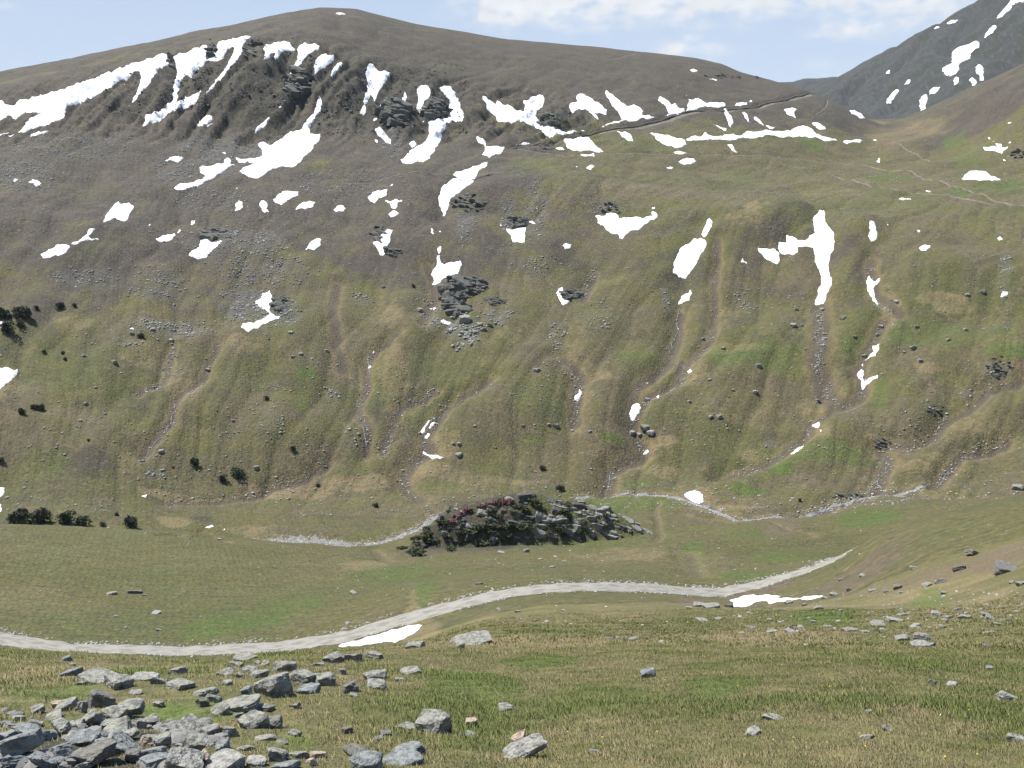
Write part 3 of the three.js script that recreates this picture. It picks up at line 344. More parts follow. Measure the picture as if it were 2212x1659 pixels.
add(landMesh('far', ROWS3, NR - 1, groundMaterial('far', 9, 0.45)), 'mountain_top', 'upper brown mountain face with crags under a rounded summit', null, null, 'structure');
for (const near of [true, false]) { // the same hillside going on beside and behind the viewpoint
  const na = near ? 120 : 90, pos = [], uv = [], idx = [], rows = [], J = rowOf(26), D = DOM.near; for (let j = near ? 0 : J; j <= (near ? J : NR - 1); j += near ? (j + 4 > J && j < J ? J - j : 4) : 9) rows.push(j);
  for (let i = 0; i <= na; i++) { const az = AZ + (2 * Math.PI - 2 * AZ) * i / na, dev = Math.min(az, 2 * Math.PI - az), w = sstep(0.7, 1.9, dev), side = az < Math.PI ? AZ : -AZ; for (const j of rows) { const r = RR[j], x = Math.sin(az) * r, z = -Math.cos(az) * r; pos.push(x, lerp(heightPolar(side, r), -1.62 + 0.24 * Math.min(r, 420) * -Math.cos(az), w), z); uv.push((x - D.x0) / (D.x1 - D.x0), 1 - Math.abs(1 - (z - D.z0) / (D.z1 - D.z0))); } }
  const n = rows.length; for (let i = 0; i < na; i++) for (let j = 0; j < n - 1; j++) { const a = i * n + j, b = a + n; idx.push(a, b, a + 1, b, b + 1, a + 1); }
  const g = new THREE.BufferGeometry(); g.setAttribute('position', new THREE.Float32BufferAttribute(pos, 3)); g.setAttribute('uv', new THREE.Float32BufferAttribute(uv, 2)); g.setIndex(idx); g.computeVertexNormals();
  add(new THREE.Mesh(g, near ? nearMat : new THREE.MeshStandardMaterial({ color: lin(0.08, 0.074, 0.03), roughness: 1 })), 'surrounding_hillside', near ? 'grassy slope around the viewpoint' : 'hillside further out around the viewpoint', null, null, 'structure');
}

// ---------------------------------------------------------------- mountains beyond the saddle
const rockyTex = (() => { const n = 512, d = new Uint8Array(n * n * 4); for (let j = 0; j < n; j++) for (let i = 0; i < n; i++) { const a = fbm(i / 60, j / 60, 4), b = fbm(i / 9 + 50, j / 14, 3), f = noise(i / 2.2, j / 2.2); const c = [0.024, 0.026, 0.025]; mixc(c, [0.019, 0.023, 0.016], sstep(-0.05, 0.3, a)); mixc(c, [0.042, 0.043, 0.043], sstep(0.1, 0.4, b + 0.2 * f)); const k = 1 + 0.25 * f; for (let q = 0; q < 3; q++) d[(j * n + i) * 4 + q] = SR[clamp(c[q] * k * 4096, 0, 4096) | 0]; d[(j * n + i) * 4 + 3] = 255; } const t = new THREE.DataTexture(d, n, n); t.colorSpace = THREE.SRGBColorSpace; t.wrapS = t.wrapT = THREE.MirroredRepeatWrapping; t.magFilter = t.minFilter = THREE.LinearFilter; t.needsUpdate = true; return t; })();
const farLand = [];                                                     // for placing snow over there
function mountain(name, label, foot, crest, na, nr, amp, seed) {         // foot and crest: [column, row, range]
  const conv = (p) => p.map(([px, py, r]) => { const s = sight(px, py); return [Math.sin(s.az) * r, r * s.tan, -Math.cos(s.az) * r]; });
  const along = (p, t) => { const u = t * (p.length - 1), i = Math.min(p.length - 2, Math.floor(u)), f = u - i; return [0, 1, 2].map((k) => lerp(p[i][k], p[i + 1][k], f)); };
  const F = conv(foot), C = conv(crest), pos = [], uv = [], idx = [];
  const point = (i, j) => {
    const a = along(F, i / na), b = along(C, i / na), t = j / nr, up = t <= 0.7 ? t / 0.7 : 1, x = lerp(a[0], b[0], up), z = lerp(a[2], b[2], up); let y = lerp(a[1], b[1], Math.pow(up, 1.06));
    const k = 0.35 + 0.65 * Math.min(1, (1 - Math.min(up, 1)) * 5), w = noise(x / 260 + seed, z / 260) * 60, rid = 1 - Math.abs(noise((x * 0.8 + z * 0.35 + w) / 120 + seed, (z - x * 0.4) / 700));
    y += amp * k * (-1.5 * rid * rid + 0.9 + 0.9 * fbm(x / 130 + seed, z / 130, 4) + 0.5 * fbm(x / 28, z / 28, 3));
    if (t > 0.7) { const q = (t - 0.7) / 0.3; return [x * (1 + 0.25 * q), y - q * 320, z * (1 + 0.25 * q)]; }
    return [x, y, z];
  };
  const G = [];
  for (let i = 0; i <= na; i++) for (let j = 0; j <= nr; j++) { const p = point(i, j); G.push(p); pos.push(...p); uv.push(p[0] / 300, (p[2] + p[1] * 1.2) / 300); }
  for (let i = 0; i < na; i++) for (let j = 0; j < nr; j++) { const a = i * (nr + 1) + j, b = a + nr + 1; idx.push(a, b, a + 1, b, b + 1, a + 1); }
  const g = new THREE.BufferGeometry(); g.setAttribute('position', new THREE.Float32BufferAttribute(pos, 3)); g.setAttribute('uv', new THREE.Float32BufferAttribute(uv, 2)); g.setIndex(idx); g.computeVertexNormals();
  farLand.push({ G, na, nr });
  return add(new THREE.Mesh(g, new THREE.MeshStandardMaterial({ map: rockyTex, roughness: 0.95 })), name, label, null, null, 'structure');
}
mountain('far_mountain', 'dark rocky mountain with snow streaks rising at the right behind the saddle',
  [[1560, 330, 1900], [1700, 330, 1800], [1850, 330, 1700], [2000, 330, 1600], [2200, 330, 1520], [2500, 330, 1450], [2800, 330, 1400]],
  [[1740, 186, 2500], [1810, 170, 2450], [1860, 140, 2400], [1925, 102, 2350], [2010, 58, 2300], [2110, 0, 2250], [2330, -170, 2200]], 170, 130, 17, 5);
mountain('distant_ridge', 'low blue distant ridge seen through the gap of the saddle',
  [[1500, 330, 3600], [1700, 330, 3600], [1900, 330, 3600], [2200, 330, 3600]], [[1600, 200, 4300], [1690, 178, 4300], [1760, 168, 4300], [1830, 166, 4300], [1900, 190, 4300]], 60, 30, 18, 9);
function farPoint(px, py) {                                              // sight line onto the far mountain
  const s = sight(px, py), o = new THREE.Vector3(), dir = new THREE.Vector3(Math.sin(s.az), s.tan, -Math.cos(s.az)).normalize(), ray = new THREE.Ray(o, dir), hit = new THREE.Vector3(), A = new THREE.Vector3(), B = new THREE.Vector3(), C = new THREE.Vector3(); let best = null;
  const { G, na, nr } = farLand[0];
  for (let i = 0; i < na; i++) { const a0 = Math.atan2(G[i * (nr + 1)][0], -G[i * (nr + 1)][2]); for (let j = 0; j < nr * 0.72; j++) { const a = i * (nr + 1) + j, b = a + nr + 1; if (Math.min(Math.abs(Math.atan2(G[a][0], -G[a][2]) - s.az)) > 0.03) continue;
    for (const [p, q, r] of [[a, b, a + 1], [b, b + 1, a + 1]]) if (ray.intersectTriangle(A.set(...G[p]), B.set(...G[q]), C.set(...G[r]), false, hit)) { const d = hit.length(); if (!best || d < best.d) best = { x: hit.x, y: hit.y, z: hit.z, d, r: Math.hypot(hit.x, hit.z) }; } } }
  return best;
}

// ---------------------------------------------------------------- roads, tracks, water: strips that lie on the land
function strip(line, halfWidth, lift, uvScale, cross = 8, ragged = 0, seed = 1, broken = 0) {
  const pos = [], uv = [], idx = []; let len = 0;
  for (let k = 0; k < line.length; k++) {
    const a = line[Math.max(0, k - 1)], b = line[Math.min(line.length - 1, k + 1)], dx = b.x - a.x, dz = b.z - a.z, l = Math.hypot(dx, dz) || 1, nx = -dz / l, nz = dx / l; if (k) len += Math.hypot(line[k].x - line[k - 1].x, line[k].z - line[k - 1].z);
    for (let c = 0; c <= cross; c++) { const e = c / cross * 2 - 1, w = halfWidth * (line[k].w ?? 1) * (1 + ragged * noise(len / 2.2 + seed, e > 0 ? 9 : 3)), x = line[k].x + nx * e * w, z = line[k].z + nz * e * w; pos.push(x, heightAt(x, z) + lift * (1 - Math.pow(Math.abs(e), 4) * 1.5) + broken * noise(x / 2.6, z / 2.6), z); uv.push(len / uvScale, e * w / uvScale); }
  }
  const n = cross + 1; for (let k = 0; k < line.length - 1; k++) for (let c = 0; c < cross; c++) { const a = k * n + c, b = a + n; idx.push(a, a + 1, b, b, a + 1, b + 1); }
  const g = new THREE.BufferGeometry(); g.setAttribute('position', new THREE.Float32BufferAttribute(pos, 3)); g.setAttribute('uv', new THREE.Float32BufferAttribute(uv, 2)); g.setIndex(idx); g.computeVertexNormals(); return g;
}
function even(line, step) { const o = [line[0]]; let need = step; for (let k = 1; k < line.length; k++) { let a = line[k - 1], b = line[k], l = Math.hypot(b.x - a.x, b.z - a.z), p = 0; while (p + need <= l) { p += need; o.push({ x: lerp(a.x, b.x, p / l), z: lerp(a.z, b.z, p / l) }); need = step; } need -= l - p; } o.push(line[line.length - 1]); return o; }
function gravel(n, base, alt, seed, pale) { const d = new Uint8Array(n * n * 4); const r = rng(seed); for (let j = 0; j < n; j++) for (let i = 0; i < n; i++) { const a = fbm(i / 90 + seed, j / 26, 4), f = noise(i / 2.1 + seed, j / 2.1), g = noise(i / 5 + 9, j / 5 + seed), c = [...base]; mixc(c, alt, sstep(-0.15, 0.3, a)); mixc(c, pale, sstep(0.42, 0.7, f * 0.6 + g * 0.5) * 0.8); const k = 1 + 0.3 * f + 0.2 * g; for (let q = 0; q < 3; q++) d[(j * n + i) * 4 + q] = SR[clamp(c[q] * k * 4096, 0, 4096) | 0]; d[(j * n + i) * 4 + 3] = 255; } const t = new THREE.DataTexture(d, n, n); t.colorSpace = THREE.SRGBColorSpace; t.wrapS = t.wrapT = THREE.MirroredRepeatWrapping; t.magFilter = t.minFilter = THREE.LinearFilter; t.needsUpdate = true; return t; }
const roadTex = gravel(1024, [0.20, 0.194, 0.17], [0.138, 0.13, 0.113], 3, [0.33, 0.33, 0.315]);
const roadMat = new THREE.MeshStandardMaterial({ map: roadTex, roughness: 0.95, bumpMap: turf, bumpScale: 0.1 });
// road between its near and far edge lines
const ROAD = [];
{ const [A, B] = [LINES[5].p, LINES[6].p]; const pick = (p, px) => { for (let k = 1; k < p.length; k++) if (px <= p[k][0]) { const t = (px - p[k - 1][0]) / (p[k][0] - p[k - 1][0]); return [px, lerp(p[k - 1][1], p[k][1], t), lerp(p[k - 1][2], p[k][2], t)]; } };
  const wpt = ([px, py, r]) => { const s = sight(px, py); return [Math.sin(s.az) * r, -Math.cos(s.az) * r]; };
  const raw = []; for (let px = -300; px <= 1790; px += 30) { const a = wpt(pick(A, px)), b = wpt(pick(B, px)); raw.push({ x: (a[0] + b[0]) / 2, z: (a[1] + b[1]) / 2 }); }
  for (const [px, r] of [[1812, 164], [1832, 177], [1850, 194], [1862, 212]]) { const a = sight(px, 1215).az; raw.push({ x: Math.sin(a) * r, z: -Math.cos(a) * r }); }
  const sm = smoothLine(raw.map((p) => [p.x, p.z]), 4).map(([x, z]) => ({ x, z })); ROAD.push(...even(sm, 0.7)); }
add(new THREE.Mesh(strip(ROAD, 2.6, 0.17, 21, 14, 0.3), roadMat), 'gravel_road', 'pale grey gravel road curving across the meadow below the near slope', null, null, 'structure');
const trackTex = gravel(512, [0.135, 0.12, 0.095], [0.10, 0.088, 0.068], 8, [0.19, 0.18, 0.16]), trackMat = new THREE.MeshStandardMaterial({ map: trackTex, roughness: 0.95 });
for (const [, , w, label] of TRACKS.map((t) => t)) { const t = TRACKS.find((q) => q[3] === label); if (t.line.length > 3) add(new THREE.Mesh(strip(even(t.line, 2.2), w * 0.52, 0.4, 14, 4, 0.3, w * 10), trackMat), 'mountain_track', label, null, null, 'structure'); }
{ // low dark bank of set stones on the uphill edge of the mountain road
  const t = TRACKS[1], l = even(t.line, 2), pos = [], idx = [];
  l.forEach((p, k) => { const a = l[Math.max(0, k - 1)], b = l[Math.min(l.length - 1, k + 1)], L = Math.hypot(b.x - a.x, b.z - a.z) || 1; let nx = -(b.z - a.z) / L, nz = (b.x - a.x) / L; if (nx * p.x + nz * p.z < 0) { nx = -nx; nz = -nz; } const h = 0.35 + 0.55 * noise(k / 6, 3) + 0.35 * noise(k / 1.3, 8); for (const [o, up] of [[2.0, -0.6], [2.2, h], [3.0, h + 0.1], [3.4, -0.4]]) { const x = p.x + nx * o, z = p.z + nz * o; pos.push(x, heightAt(x, z) + up, z); } });
  for (let k = 0; k < l.length - 1; k++) for (let c = 0; c < 3; c++) { const a = k * 4 + c, b = a + 4; idx.push(a, b, a + 1, b, b + 1, a + 1); }
  const g = new THREE.BufferGeometry(); g.setAttribute('position', new THREE.Float32BufferAttribute(pos, 3)); g.setIndex(idx); g.computeVertexNormals();
  add(new THREE.Mesh(g, new THREE.MeshStandardMaterial({ color: lin(0.07, 0.062, 0.052), roughness: 1, side: THREE.DoubleSide })), 'road_bank', 'dark cut bank along the uphill edge of the mountain road', 'bank');
}
const bedTex = gravel(512, [0.15, 0.148, 0.138], [0.075, 0.072, 0.064], 21, [0.34, 0.34, 0.33]), bedMat = new THREE.MeshStandardMaterial({ map: bedTex, roughness: 0.9 });
const waterMat = new THREE.MeshPhysicalMaterial({ color: lin(0.17, 0.19, 0.20), roughness: 0.22, metalness: 0, bumpMap: turf, bumpScale: 0.12 });
STREAMS.forEach((s) => {
  const l = even(s.line, 0.8); l.forEach((p, k) => { p.w = s.name === 'left' ? 0.6 + 0.7 * noise(k / 9, 4) + 0.8 * sstep(0.5, 0.62, k / l.length) : 0.55 + 0.75 * noise(k / 7, 4); });
  add(new THREE.Mesh(strip(l, s.w * (s.name === 'left' ? 1.25 : 0.95), 0.12, 6, 6, 0.8, 3, 0.3), bedMat), 'stream_bed', s.name === 'left' ? 'wide pale gravel bed of the stream left of the rocky knoll' : 'narrow stony stream bed winding right of the rocky knoll', null, null, 'structure');
  const q = l.map((p, k) => ({ x: p.x + Math.sin(k / 7) * 0.5, z: p.z + Math.cos(k / 9) * 0.4, w: 0.55 + 0.95 * noise(k / 6, 14) }));
  add(new THREE.Mesh(strip(q, s.w * 0.42, 0.14, 3, 4, 0.4, 8, 0.3), waterMat), 'stream_water', s.name === 'left' ? 'bright shallow stream water left of the rocky knoll' : 'bright narrow stream water right of the rocky knoll', null, null, 'structure');
});
{ // thin rills tumbling down the face
  const rills = [['e', [2195, 340, 2185, 480, 2140, 600, 2120, 640], 'thin white rill falling from the long snow tongue'], ['f', [1345, 1350, 1310, 1410, 1268, 1450, 1262, 1480, 1290, 1510], 'white cascade entering the valley stream at the right'], ['f', [1690, 1090, 1650, 1130, 1640, 1165], 'short white cascade in the right-hand gully'], ['e', [180, 640, 178, 700, 185, 770], 'rill with snow bits in the left gully'], ['e', [150, 1060, 152, 1150, 165, 1230], 'glinting rill at the foot of the left gully'], ['f', [1725, 1400, 1690, 1460, 1655, 1495], 'rill in the small gully near the right edge'], ['d', [1135, 1010, 1110, 1090, 1050, 1160, 985, 1250, 935, 1320], 'rill running diagonally down the left slope'], ['e', [1750, 1400, 1742, 1460, 1735, 1490], 'rill joining the stream above the round bend']];
  for (const [t, p, label] of rills) { const l = onLand(wiggle(pts(t, p), 41, 0.35, 2), 250); if (l.length > 3) add(new THREE.Mesh(strip(even(l, 0.8), 0.2, 0.22, 3, 3, 0.9, p[0]), waterMat), 'mountain_rill', label, null, null, 'structure'); }
}

const ORD = ['first', 'second', 'third', 'fourth', 'fifth', 'sixth', 'seventh', 'eighth', 'ninth', 'tenth', 'eleventh', 'twelfth', 'thirteenth', 'fourteenth', 'fifteenth', 'sixteenth', 'seventeenth', 'eighteenth', 'nineteenth', 'twentieth', 'twenty-first', 'twenty-second', 'twenty-third', 'twenty-fourth', 'twenty-fifth', 'twenty-sixth', 'twenty-seventh', 'twenty-eighth', 'twenty-ninth', 'thirtieth'];
function ordinals(list) { // list of {u, key}: labels counted from the left within each key
  const by = new Map(); for (const e of list) { if (!by.has(e.key)) by.set(e.key, []); by.get(e.key).push(e); }
  for (const [key, l] of by) { l.sort((a, b) => a.u - b.u); l.forEach((e, i) => { const tail = l.length - 1 - i; e.label = tail < i && tail > 0 ? ORD[tail] + ' from the right of the ' + key : tail === 0 ? 'rightmost of the ' + key : i === 0 ? 'leftmost of the ' + key : ORD[i] + ' from the left of the ' + key; }); }
}
// ---------------------------------------------------------------- snow patches
const SNOW = [
  ['a', 'largest snowfield, a long band under the ridge at the upper left', [-140, 690, 0, 650, 25, 650, 40, 675, 90, 680, 115, 645, 150, 640, 180, 645, 240, 620, 330, 590, 450, 560, 500, 535, 520, 540, 620, 500, 700, 455, 720, 465, 800, 435, 840, 415, 900, 405, 1000, 370, 1075, 350, 1100, 360, 1105, 400, 1095, 430, 1060, 440, 1030, 455, 1000, 500, 960, 560, 900, 620, 870, 660, 830, 690, 860, 630, 890, 570, 905, 500, 900, 465, 870, 470, 840, 510, 800, 570, 790, 565, 810, 520, 780, 530, 740, 560, 700, 580, 650, 605, 620, 625, 570, 650, 530, 670, 470, 690, 430, 700, 430, 740, 400, 780, 330, 805, 250, 830, 120, 865, 0, 895, -140, 930, -140, 905, 0, 885, 60, 872, 110, 860, 140, 830, 160, 790, 190, 758, 270, 738, 180, 736, 140, 745, 100, 785, 60, 750, 0, 785, -140, 830]],
  ['a', 'small snow sliver at the left edge under the largest snowfield', [-60, 885, 0, 868, 75, 845, 60, 862, 0, 878]], ['a', 'thin snow sliver just below the tail of the largest snowfield', [195, 885, 200, 870, 250, 850, 330, 845, 290, 865, 230, 880]],
  ['a', 'forked snowfield with long tongues left of the crags', [1118, 372, 1130, 355, 1250, 310, 1330, 290, 1350, 300, 1345, 350, 1340, 380, 1360, 370, 1400, 310, 1410, 275, 1470, 260, 1560, 240, 1645, 232, 1600, 265, 1575, 310, 1570, 350, 1540, 390, 1480, 460, 1420, 530, 1370, 590, 1320, 615, 1350, 570, 1400, 510, 1450, 450, 1490, 380, 1510, 320, 1505, 308, 1470, 340, 1430, 395, 1390, 405, 1340, 400, 1300, 435, 1260, 480, 1230, 515, 1215, 490, 1185, 510, 1170, 560, 1155, 600, 1150, 660, 1200, 615, 1215, 630, 1280, 595, 1305, 570, 1310, 590, 1290, 640, 1240, 690, 1160, 740, 1140, 735, 1180, 700, 1110, 730, 1060, 770, 1000, 800, 920, 830, 865, 850, 920, 810, 935, 740, 1000, 715, 1060, 690, 1080, 660, 1110, 650, 1120, 580, 1130, 500, 1140, 440, 1132, 400]],
  ['a', '', [790, 797, 840, 800, 820, 810]], ['a', 'leaf-shaped snow patch below the forked snowfield', [1275, 820, 1290, 780, 1350, 743, 1375, 750, 1375, 780, 1330, 810]], ['a', '', [1330, 825, 1350, 805, 1380, 797, 1360, 815]], ['a', '', [1505, 795, 1525, 780, 1520, 793]],
  ['a', 'arched snow patch at the top of the crags', [1700, 400, 1715, 350, 1705, 310, 1730, 285, 1800, 270, 1880, 275, 1915, 320, 1890, 335, 1850, 325, 1820, 345, 1800, 380, 1780, 400, 1775, 375, 1785, 345, 1755, 350, 1740, 385]],
  ['a', 'funnel-shaped snow chute beside the arched patch on the crags', [1860, 495, 1900, 430, 1930, 350, 1935, 300, 1970, 277, 2040, 280, 2075, 300, 2060, 325, 2010, 345, 1970, 390, 1930, 430, 1890, 480]],
  ['a', 'mitten-shaped snow patch right of the funnel chute', [2040, 485, 2040, 400, 2060, 370, 2110, 345, 2160, 350, 2168, 370, 2150, 410, 2110, 445, 2075, 455, 2055, 475]], ['a', 'slim leaning snow patch beside the mitten-shaped one', [2140, 490, 2170, 430, 2212, 400, 2225, 410, 2215, 430, 2180, 470, 2155, 503]],
  ['a', 'broad wing-shaped snowfield with a tall spike under the crags', [1545, 1110, 1590, 1080, 1640, 1060, 1600, 1050, 1540, 1055, 1520, 1010, 1560, 1030, 1640, 1025, 1690, 1010, 1690, 970, 1665, 930, 1700, 912, 1760, 945, 1790, 910, 1850, 870, 1930, 840, 1960, 810, 2000, 760, 2040, 700, 2060, 640, 2070, 605, 2090, 650, 2085, 710, 2050, 750, 2020, 800, 2010, 840, 2015, 860, 2080, 862, 2075, 910, 2020, 980, 1960, 1040, 1900, 1085, 1800, 1090, 1740, 1110, 1690, 1150, 1640, 1155, 1590, 1135]],
  ['a', 'ragged snow wing left of and below the wing-shaped snowfield', [1125, 1220, 1170, 1185, 1240, 1185, 1300, 1165, 1330, 1140, 1295, 1120, 1290, 1085, 1350, 1075, 1410, 1060, 1450, 1055, 1450, 1035, 1480, 1022, 1500, 1035, 1490, 1060, 1530, 1065, 1500, 1075, 1470, 1095, 1440, 1125, 1380, 1160, 1320, 1190, 1240, 1215]],
  ['a', 'small flat snow patch left of the ragged snow wing', [1065, 1043, 1100, 1020, 1140, 1012, 1195, 1020, 1150, 1053]], ['a', '', [1430, 985, 1460, 983, 1468, 998]], ['a', '', [1520, 1220, 1560, 1200, 1535, 1223]], ['a', 'narrow broken snow streak left of the tall spike', [1650, 865, 1680, 810, 1740, 755, 1750, 760, 1720, 820, 1690, 840]], ['a', '', [1803, 697, 1825, 682, 1820, 698]],
  ['a', '', [80, 1160, 125, 1165, 95, 1183]], ['a', 'small ragged snow patch on the scree at the far left', [180, 1180, 210, 1160, 240, 1165, 272, 1190, 235, 1208]], ['a', 'shield-shaped snow patch on the brown slope at the left', [668, 1440, 680, 1400, 720, 1350, 770, 1295, 785, 1325, 840, 1312, 868, 1335, 840, 1390, 820, 1430, 780, 1430, 750, 1410, 710, 1430]],
  ['a', 'thin winding snow streak below the shield-shaped patch', [460, 1580, 520, 1550, 560, 1520, 570, 1490, 630, 1475, 600, 1505, 575, 1530, 600, 1548, 645, 1552, 590, 1560, 540, 1562, 490, 1585]], ['a', 'oval snow patch at the lower end of the winding streak', [258, 1650, 310, 1620, 360, 1590, 430, 1580, 455, 1595, 430, 1635, 380, 1659, 300, 1672, 275, 1672]],
  ['a', 'small oval snow patch left of the boot-shaped one', [1005, 1545, 1050, 1525, 1130, 1512, 1140, 1525, 1090, 1565, 1040, 1570]], ['a', '', [1145, 1510, 1160, 1485, 1175, 1490, 1160, 1510]], ['a', '', [1235, 1455, 1240, 1430, 1265, 1425, 1265, 1445, 1245, 1460]], ['a', '', [958, 1462, 970, 1450, 980, 1452, 972, 1464]],
  ['a', 'small upright snow patch, leftmost of the four in a row', [1520, 1370, 1525, 1320, 1545, 1298, 1575, 1310, 1575, 1345, 1550, 1365]], ['a', 'small hooked snow patch, second of the four in a row', [1680, 1330, 1690, 1300, 1715, 1300, 1735, 1320, 1725, 1355, 1750, 1378, 1710, 1378, 1695, 1350]], ['a', 'rounded snow patch, third and largest of the four in a row', [1770, 1290, 1800, 1260, 1880, 1240, 1935, 1240, 1935, 1270, 1890, 1285, 1850, 1310, 1820, 1330, 1785, 1315]], ['a', 'flat lens of snow, fourth of the four in a row', [1910, 1360, 1940, 1325, 1990, 1308, 2045, 1308, 2030, 1340, 1970, 1355]],
  ['a', 'small isolated snow dab right of the row of four', [2160, 1360, 2190, 1330, 2225, 1330, 2245, 1350, 2225, 1370, 2180, 1375]], ['a', 'boot-shaped snow patch below a dark crag', [1220, 1655, 1250, 1620, 1290, 1600, 1300, 1550, 1330, 1535, 1370, 1570, 1445, 1560, 1400, 1605, 1360, 1640, 1340, 1670, 1280, 1685, 1240, 1668]], ['a', 'small ragged snow patch in the middle of the left face', [1965, 1620, 2010, 1570, 2050, 1545, 2085, 1550, 2080, 1590, 2040, 1620, 2000, 1610]],
  ['a', 'thin snow strip on the rounded summit', [2165, 90, 2230, 87, 2280, 90, 2290, 96, 2200, 97]],
  ['b', 'tooth-shaped snow patch with two roots in the crags', [165, 430, 180, 408, 205, 410, 220, 440, 245, 462, 270, 455, 320, 465, 318, 490, 290, 530, 255, 580, 235, 610, 210, 670, 205, 630, 190, 615, 175, 650, 160, 680, 155, 740, 140, 755, 120, 735, 130, 700, 145, 640, 165, 590, 170, 540, 155, 480]], ['b', '', [205, 780, 225, 745, 242, 735, 235, 770, 215, 787]], ['b', '', [250, 680, 290, 640, 312, 635, 290, 665, 262, 697]], ['b', 'narrow snow blade in the dark crag', [395, 650, 412, 592, 425, 620, 430, 690, 415, 680, 400, 660]],
  ['b', 'upright snow pillar beside the hooked snowfield', [490, 575, 510, 550, 550, 550, 575, 575, 575, 620, 560, 660, 545, 710, 520, 755, 500, 740, 488, 690, 495, 640, 487, 600]],
  ['b', 'large hooked snowfield sweeping down from the crags', [605, 545, 630, 560, 670, 550, 715, 555, 740, 590, 765, 640, 780, 700, 800, 740, 795, 780, 822, 825, 790, 790, 720, 790, 690, 800, 680, 830, 660, 880, 640, 930, 610, 980, 570, 1030, 535, 1062, 490, 1045, 430, 1060, 390, 1055, 380, 1030, 430, 985, 480, 950, 520, 935, 555, 890, 560, 840, 550, 790, 520, 795, 530, 770, 600, 770, 640, 765, 690, 745, 685, 700, 700, 660, 680, 630, 645, 590]],
  ['b', 'slanting oval snow patch below the tooth-shaped one', [220, 830, 250, 818, 280, 850, 325, 910, 322, 937, 280, 915, 250, 890, 225, 860]], ['b', '', [213, 905, 240, 900, 235, 930]], ['b', '', [433, 930, 470, 912, 490, 940, 460, 960]],
  ['b', 'wide snowdrift with a raised wing lying above the mountain road', [915, 605, 950, 640, 1000, 675, 1010, 640, 1050, 680, 1110, 690, 1185, 720, 1190, 680, 1170, 645, 1215, 645, 1230, 625, 1290, 612, 1320, 635, 1315, 670, 1285, 710, 1260, 750, 1290, 790, 1295, 815, 1340, 815, 1390, 835, 1440, 850, 1520, 845, 1540, 855, 1450, 875, 1350, 895, 1310, 865, 1260, 830, 1220, 810, 1180, 785, 1140, 785, 1110, 805, 1060, 795, 1010, 790, 980, 740, 940, 700, 920, 650]],
  ['b', 'triangular snow flag standing on the drift above the mountain road', [1525, 850, 1600, 840, 1680, 820, 1720, 800, 1780, 785, 1815, 775, 1770, 700, 1730, 640, 1705, 600, 1715, 565, 1760, 610, 1820, 665, 1850, 685, 1900, 675, 1960, 720, 1950, 745, 2010, 755, 2040, 758, 2000, 772, 1900, 785, 1800, 800, 1600, 843]],
  ['b', 'forked snow streak on the uphill edge of the mountain road', [2040, 758, 2080, 750, 2125, 735, 2110, 710, 2050, 650, 2060, 625, 2100, 640, 2140, 680, 2165, 665, 2190, 700, 2225, 705, 2230, 722, 2130, 745, 2040, 765]], ['c', 'saw-toothed snow patch on the uphill edge of the mountain road', [15, 610, 60, 650, 95, 635, 130, 655, 160, 670, 200, 665, 270, 665, 280, 685, 200, 695, 100, 705, 20, 722, 30, 690, 40, 660]],
  ['b', 'spread-winged snow patch above the road drift', [1477, 680, 1500, 660, 1530, 660, 1525, 620, 1550, 605, 1590, 625, 1640, 655, 1690, 680, 1725, 710, 1720, 745, 1680, 735, 1645, 730, 1665, 782, 1630, 750, 1590, 715, 1540, 705, 1500, 735, 1480, 705]],
  ['b', '', [1105, 938, 1160, 932, 1220, 922, 1225, 930, 1180, 942]], ['b', 'snow patch left of the hairpin bend', [875, 885, 920, 895, 940, 920, 935, 945, 960, 950, 1060, 952, 1040, 990, 1000, 1000, 960, 1022, 910, 1005, 930, 975, 925, 940, 895, 930]], ['b', 'wedge of snow between the two arms of the hairpin', [1380, 960, 1470, 965, 1455, 930, 1440, 905, 1530, 890, 1600, 885, 1640, 930, 1700, 985, 1600, 975, 1500, 975, 1420, 972]], ['b', 'small snow bib hanging below the lower hairpin track', [1540, 990, 1640, 990, 1640, 1020, 1600, 1010, 1550, 1008]],
  ['b', 'small slanting snow patch under the mountain road', [1785, 850, 1840, 850, 1880, 875, 1895, 915, 1860, 915, 1820, 890]], ['b', 'left end piece of the long bench snow line', [1998, 862, 2080, 875, 2160, 890, 2230, 905, 2240, 940, 2180, 960, 2140, 945, 2080, 930, 2040, 905]],
  ['b', 'long curved snow tongue in the gully at the middle of the face', [720, 1135, 790, 1100, 870, 1075, 910, 1055, 950, 1050, 940, 1080, 890, 1110, 870, 1150, 840, 1190, 800, 1220, 760, 1250, 720, 1280, 700, 1310, 680, 1370, 660, 1410, 645, 1360, 630, 1310, 640, 1240, 660, 1200, 700, 1170, 740, 1155]],
  ['b', 'snow patch like a running dog left of the long curved tongue', [170, 1280, 200, 1245, 270, 1230, 300, 1225, 290, 1270, 240, 1285, 215, 1320, 185, 1305]], ['b', '', [305, 1210, 330, 1185, 335, 1197]], ['b', 'small star-shaped snow patch left of the long curved tongue', [285, 1290, 310, 1305, 350, 1290, 405, 1295, 370, 1310, 350, 1355, 320, 1345, 315, 1320, 285, 1305]], ['b', '', [305, 1390, 330, 1365, 372, 1378, 350, 1400, 320, 1412]], ['b', 'pointed snow patch beside two dark crags left of centre', [200, 1570, 250, 1560, 260, 1510, 300, 1480, 335, 1490, 320, 1550, 290, 1600, 270, 1659, 245, 1645, 225, 1600]],
  ['b', '', [580, 1475, 600, 1490, 600, 1520, 588, 1522]], ['b', '', [630, 1500, 648, 1498, 642, 1512]], ['b', '', [620, 1610, 650, 1585, 650, 1620, 635, 1655]],
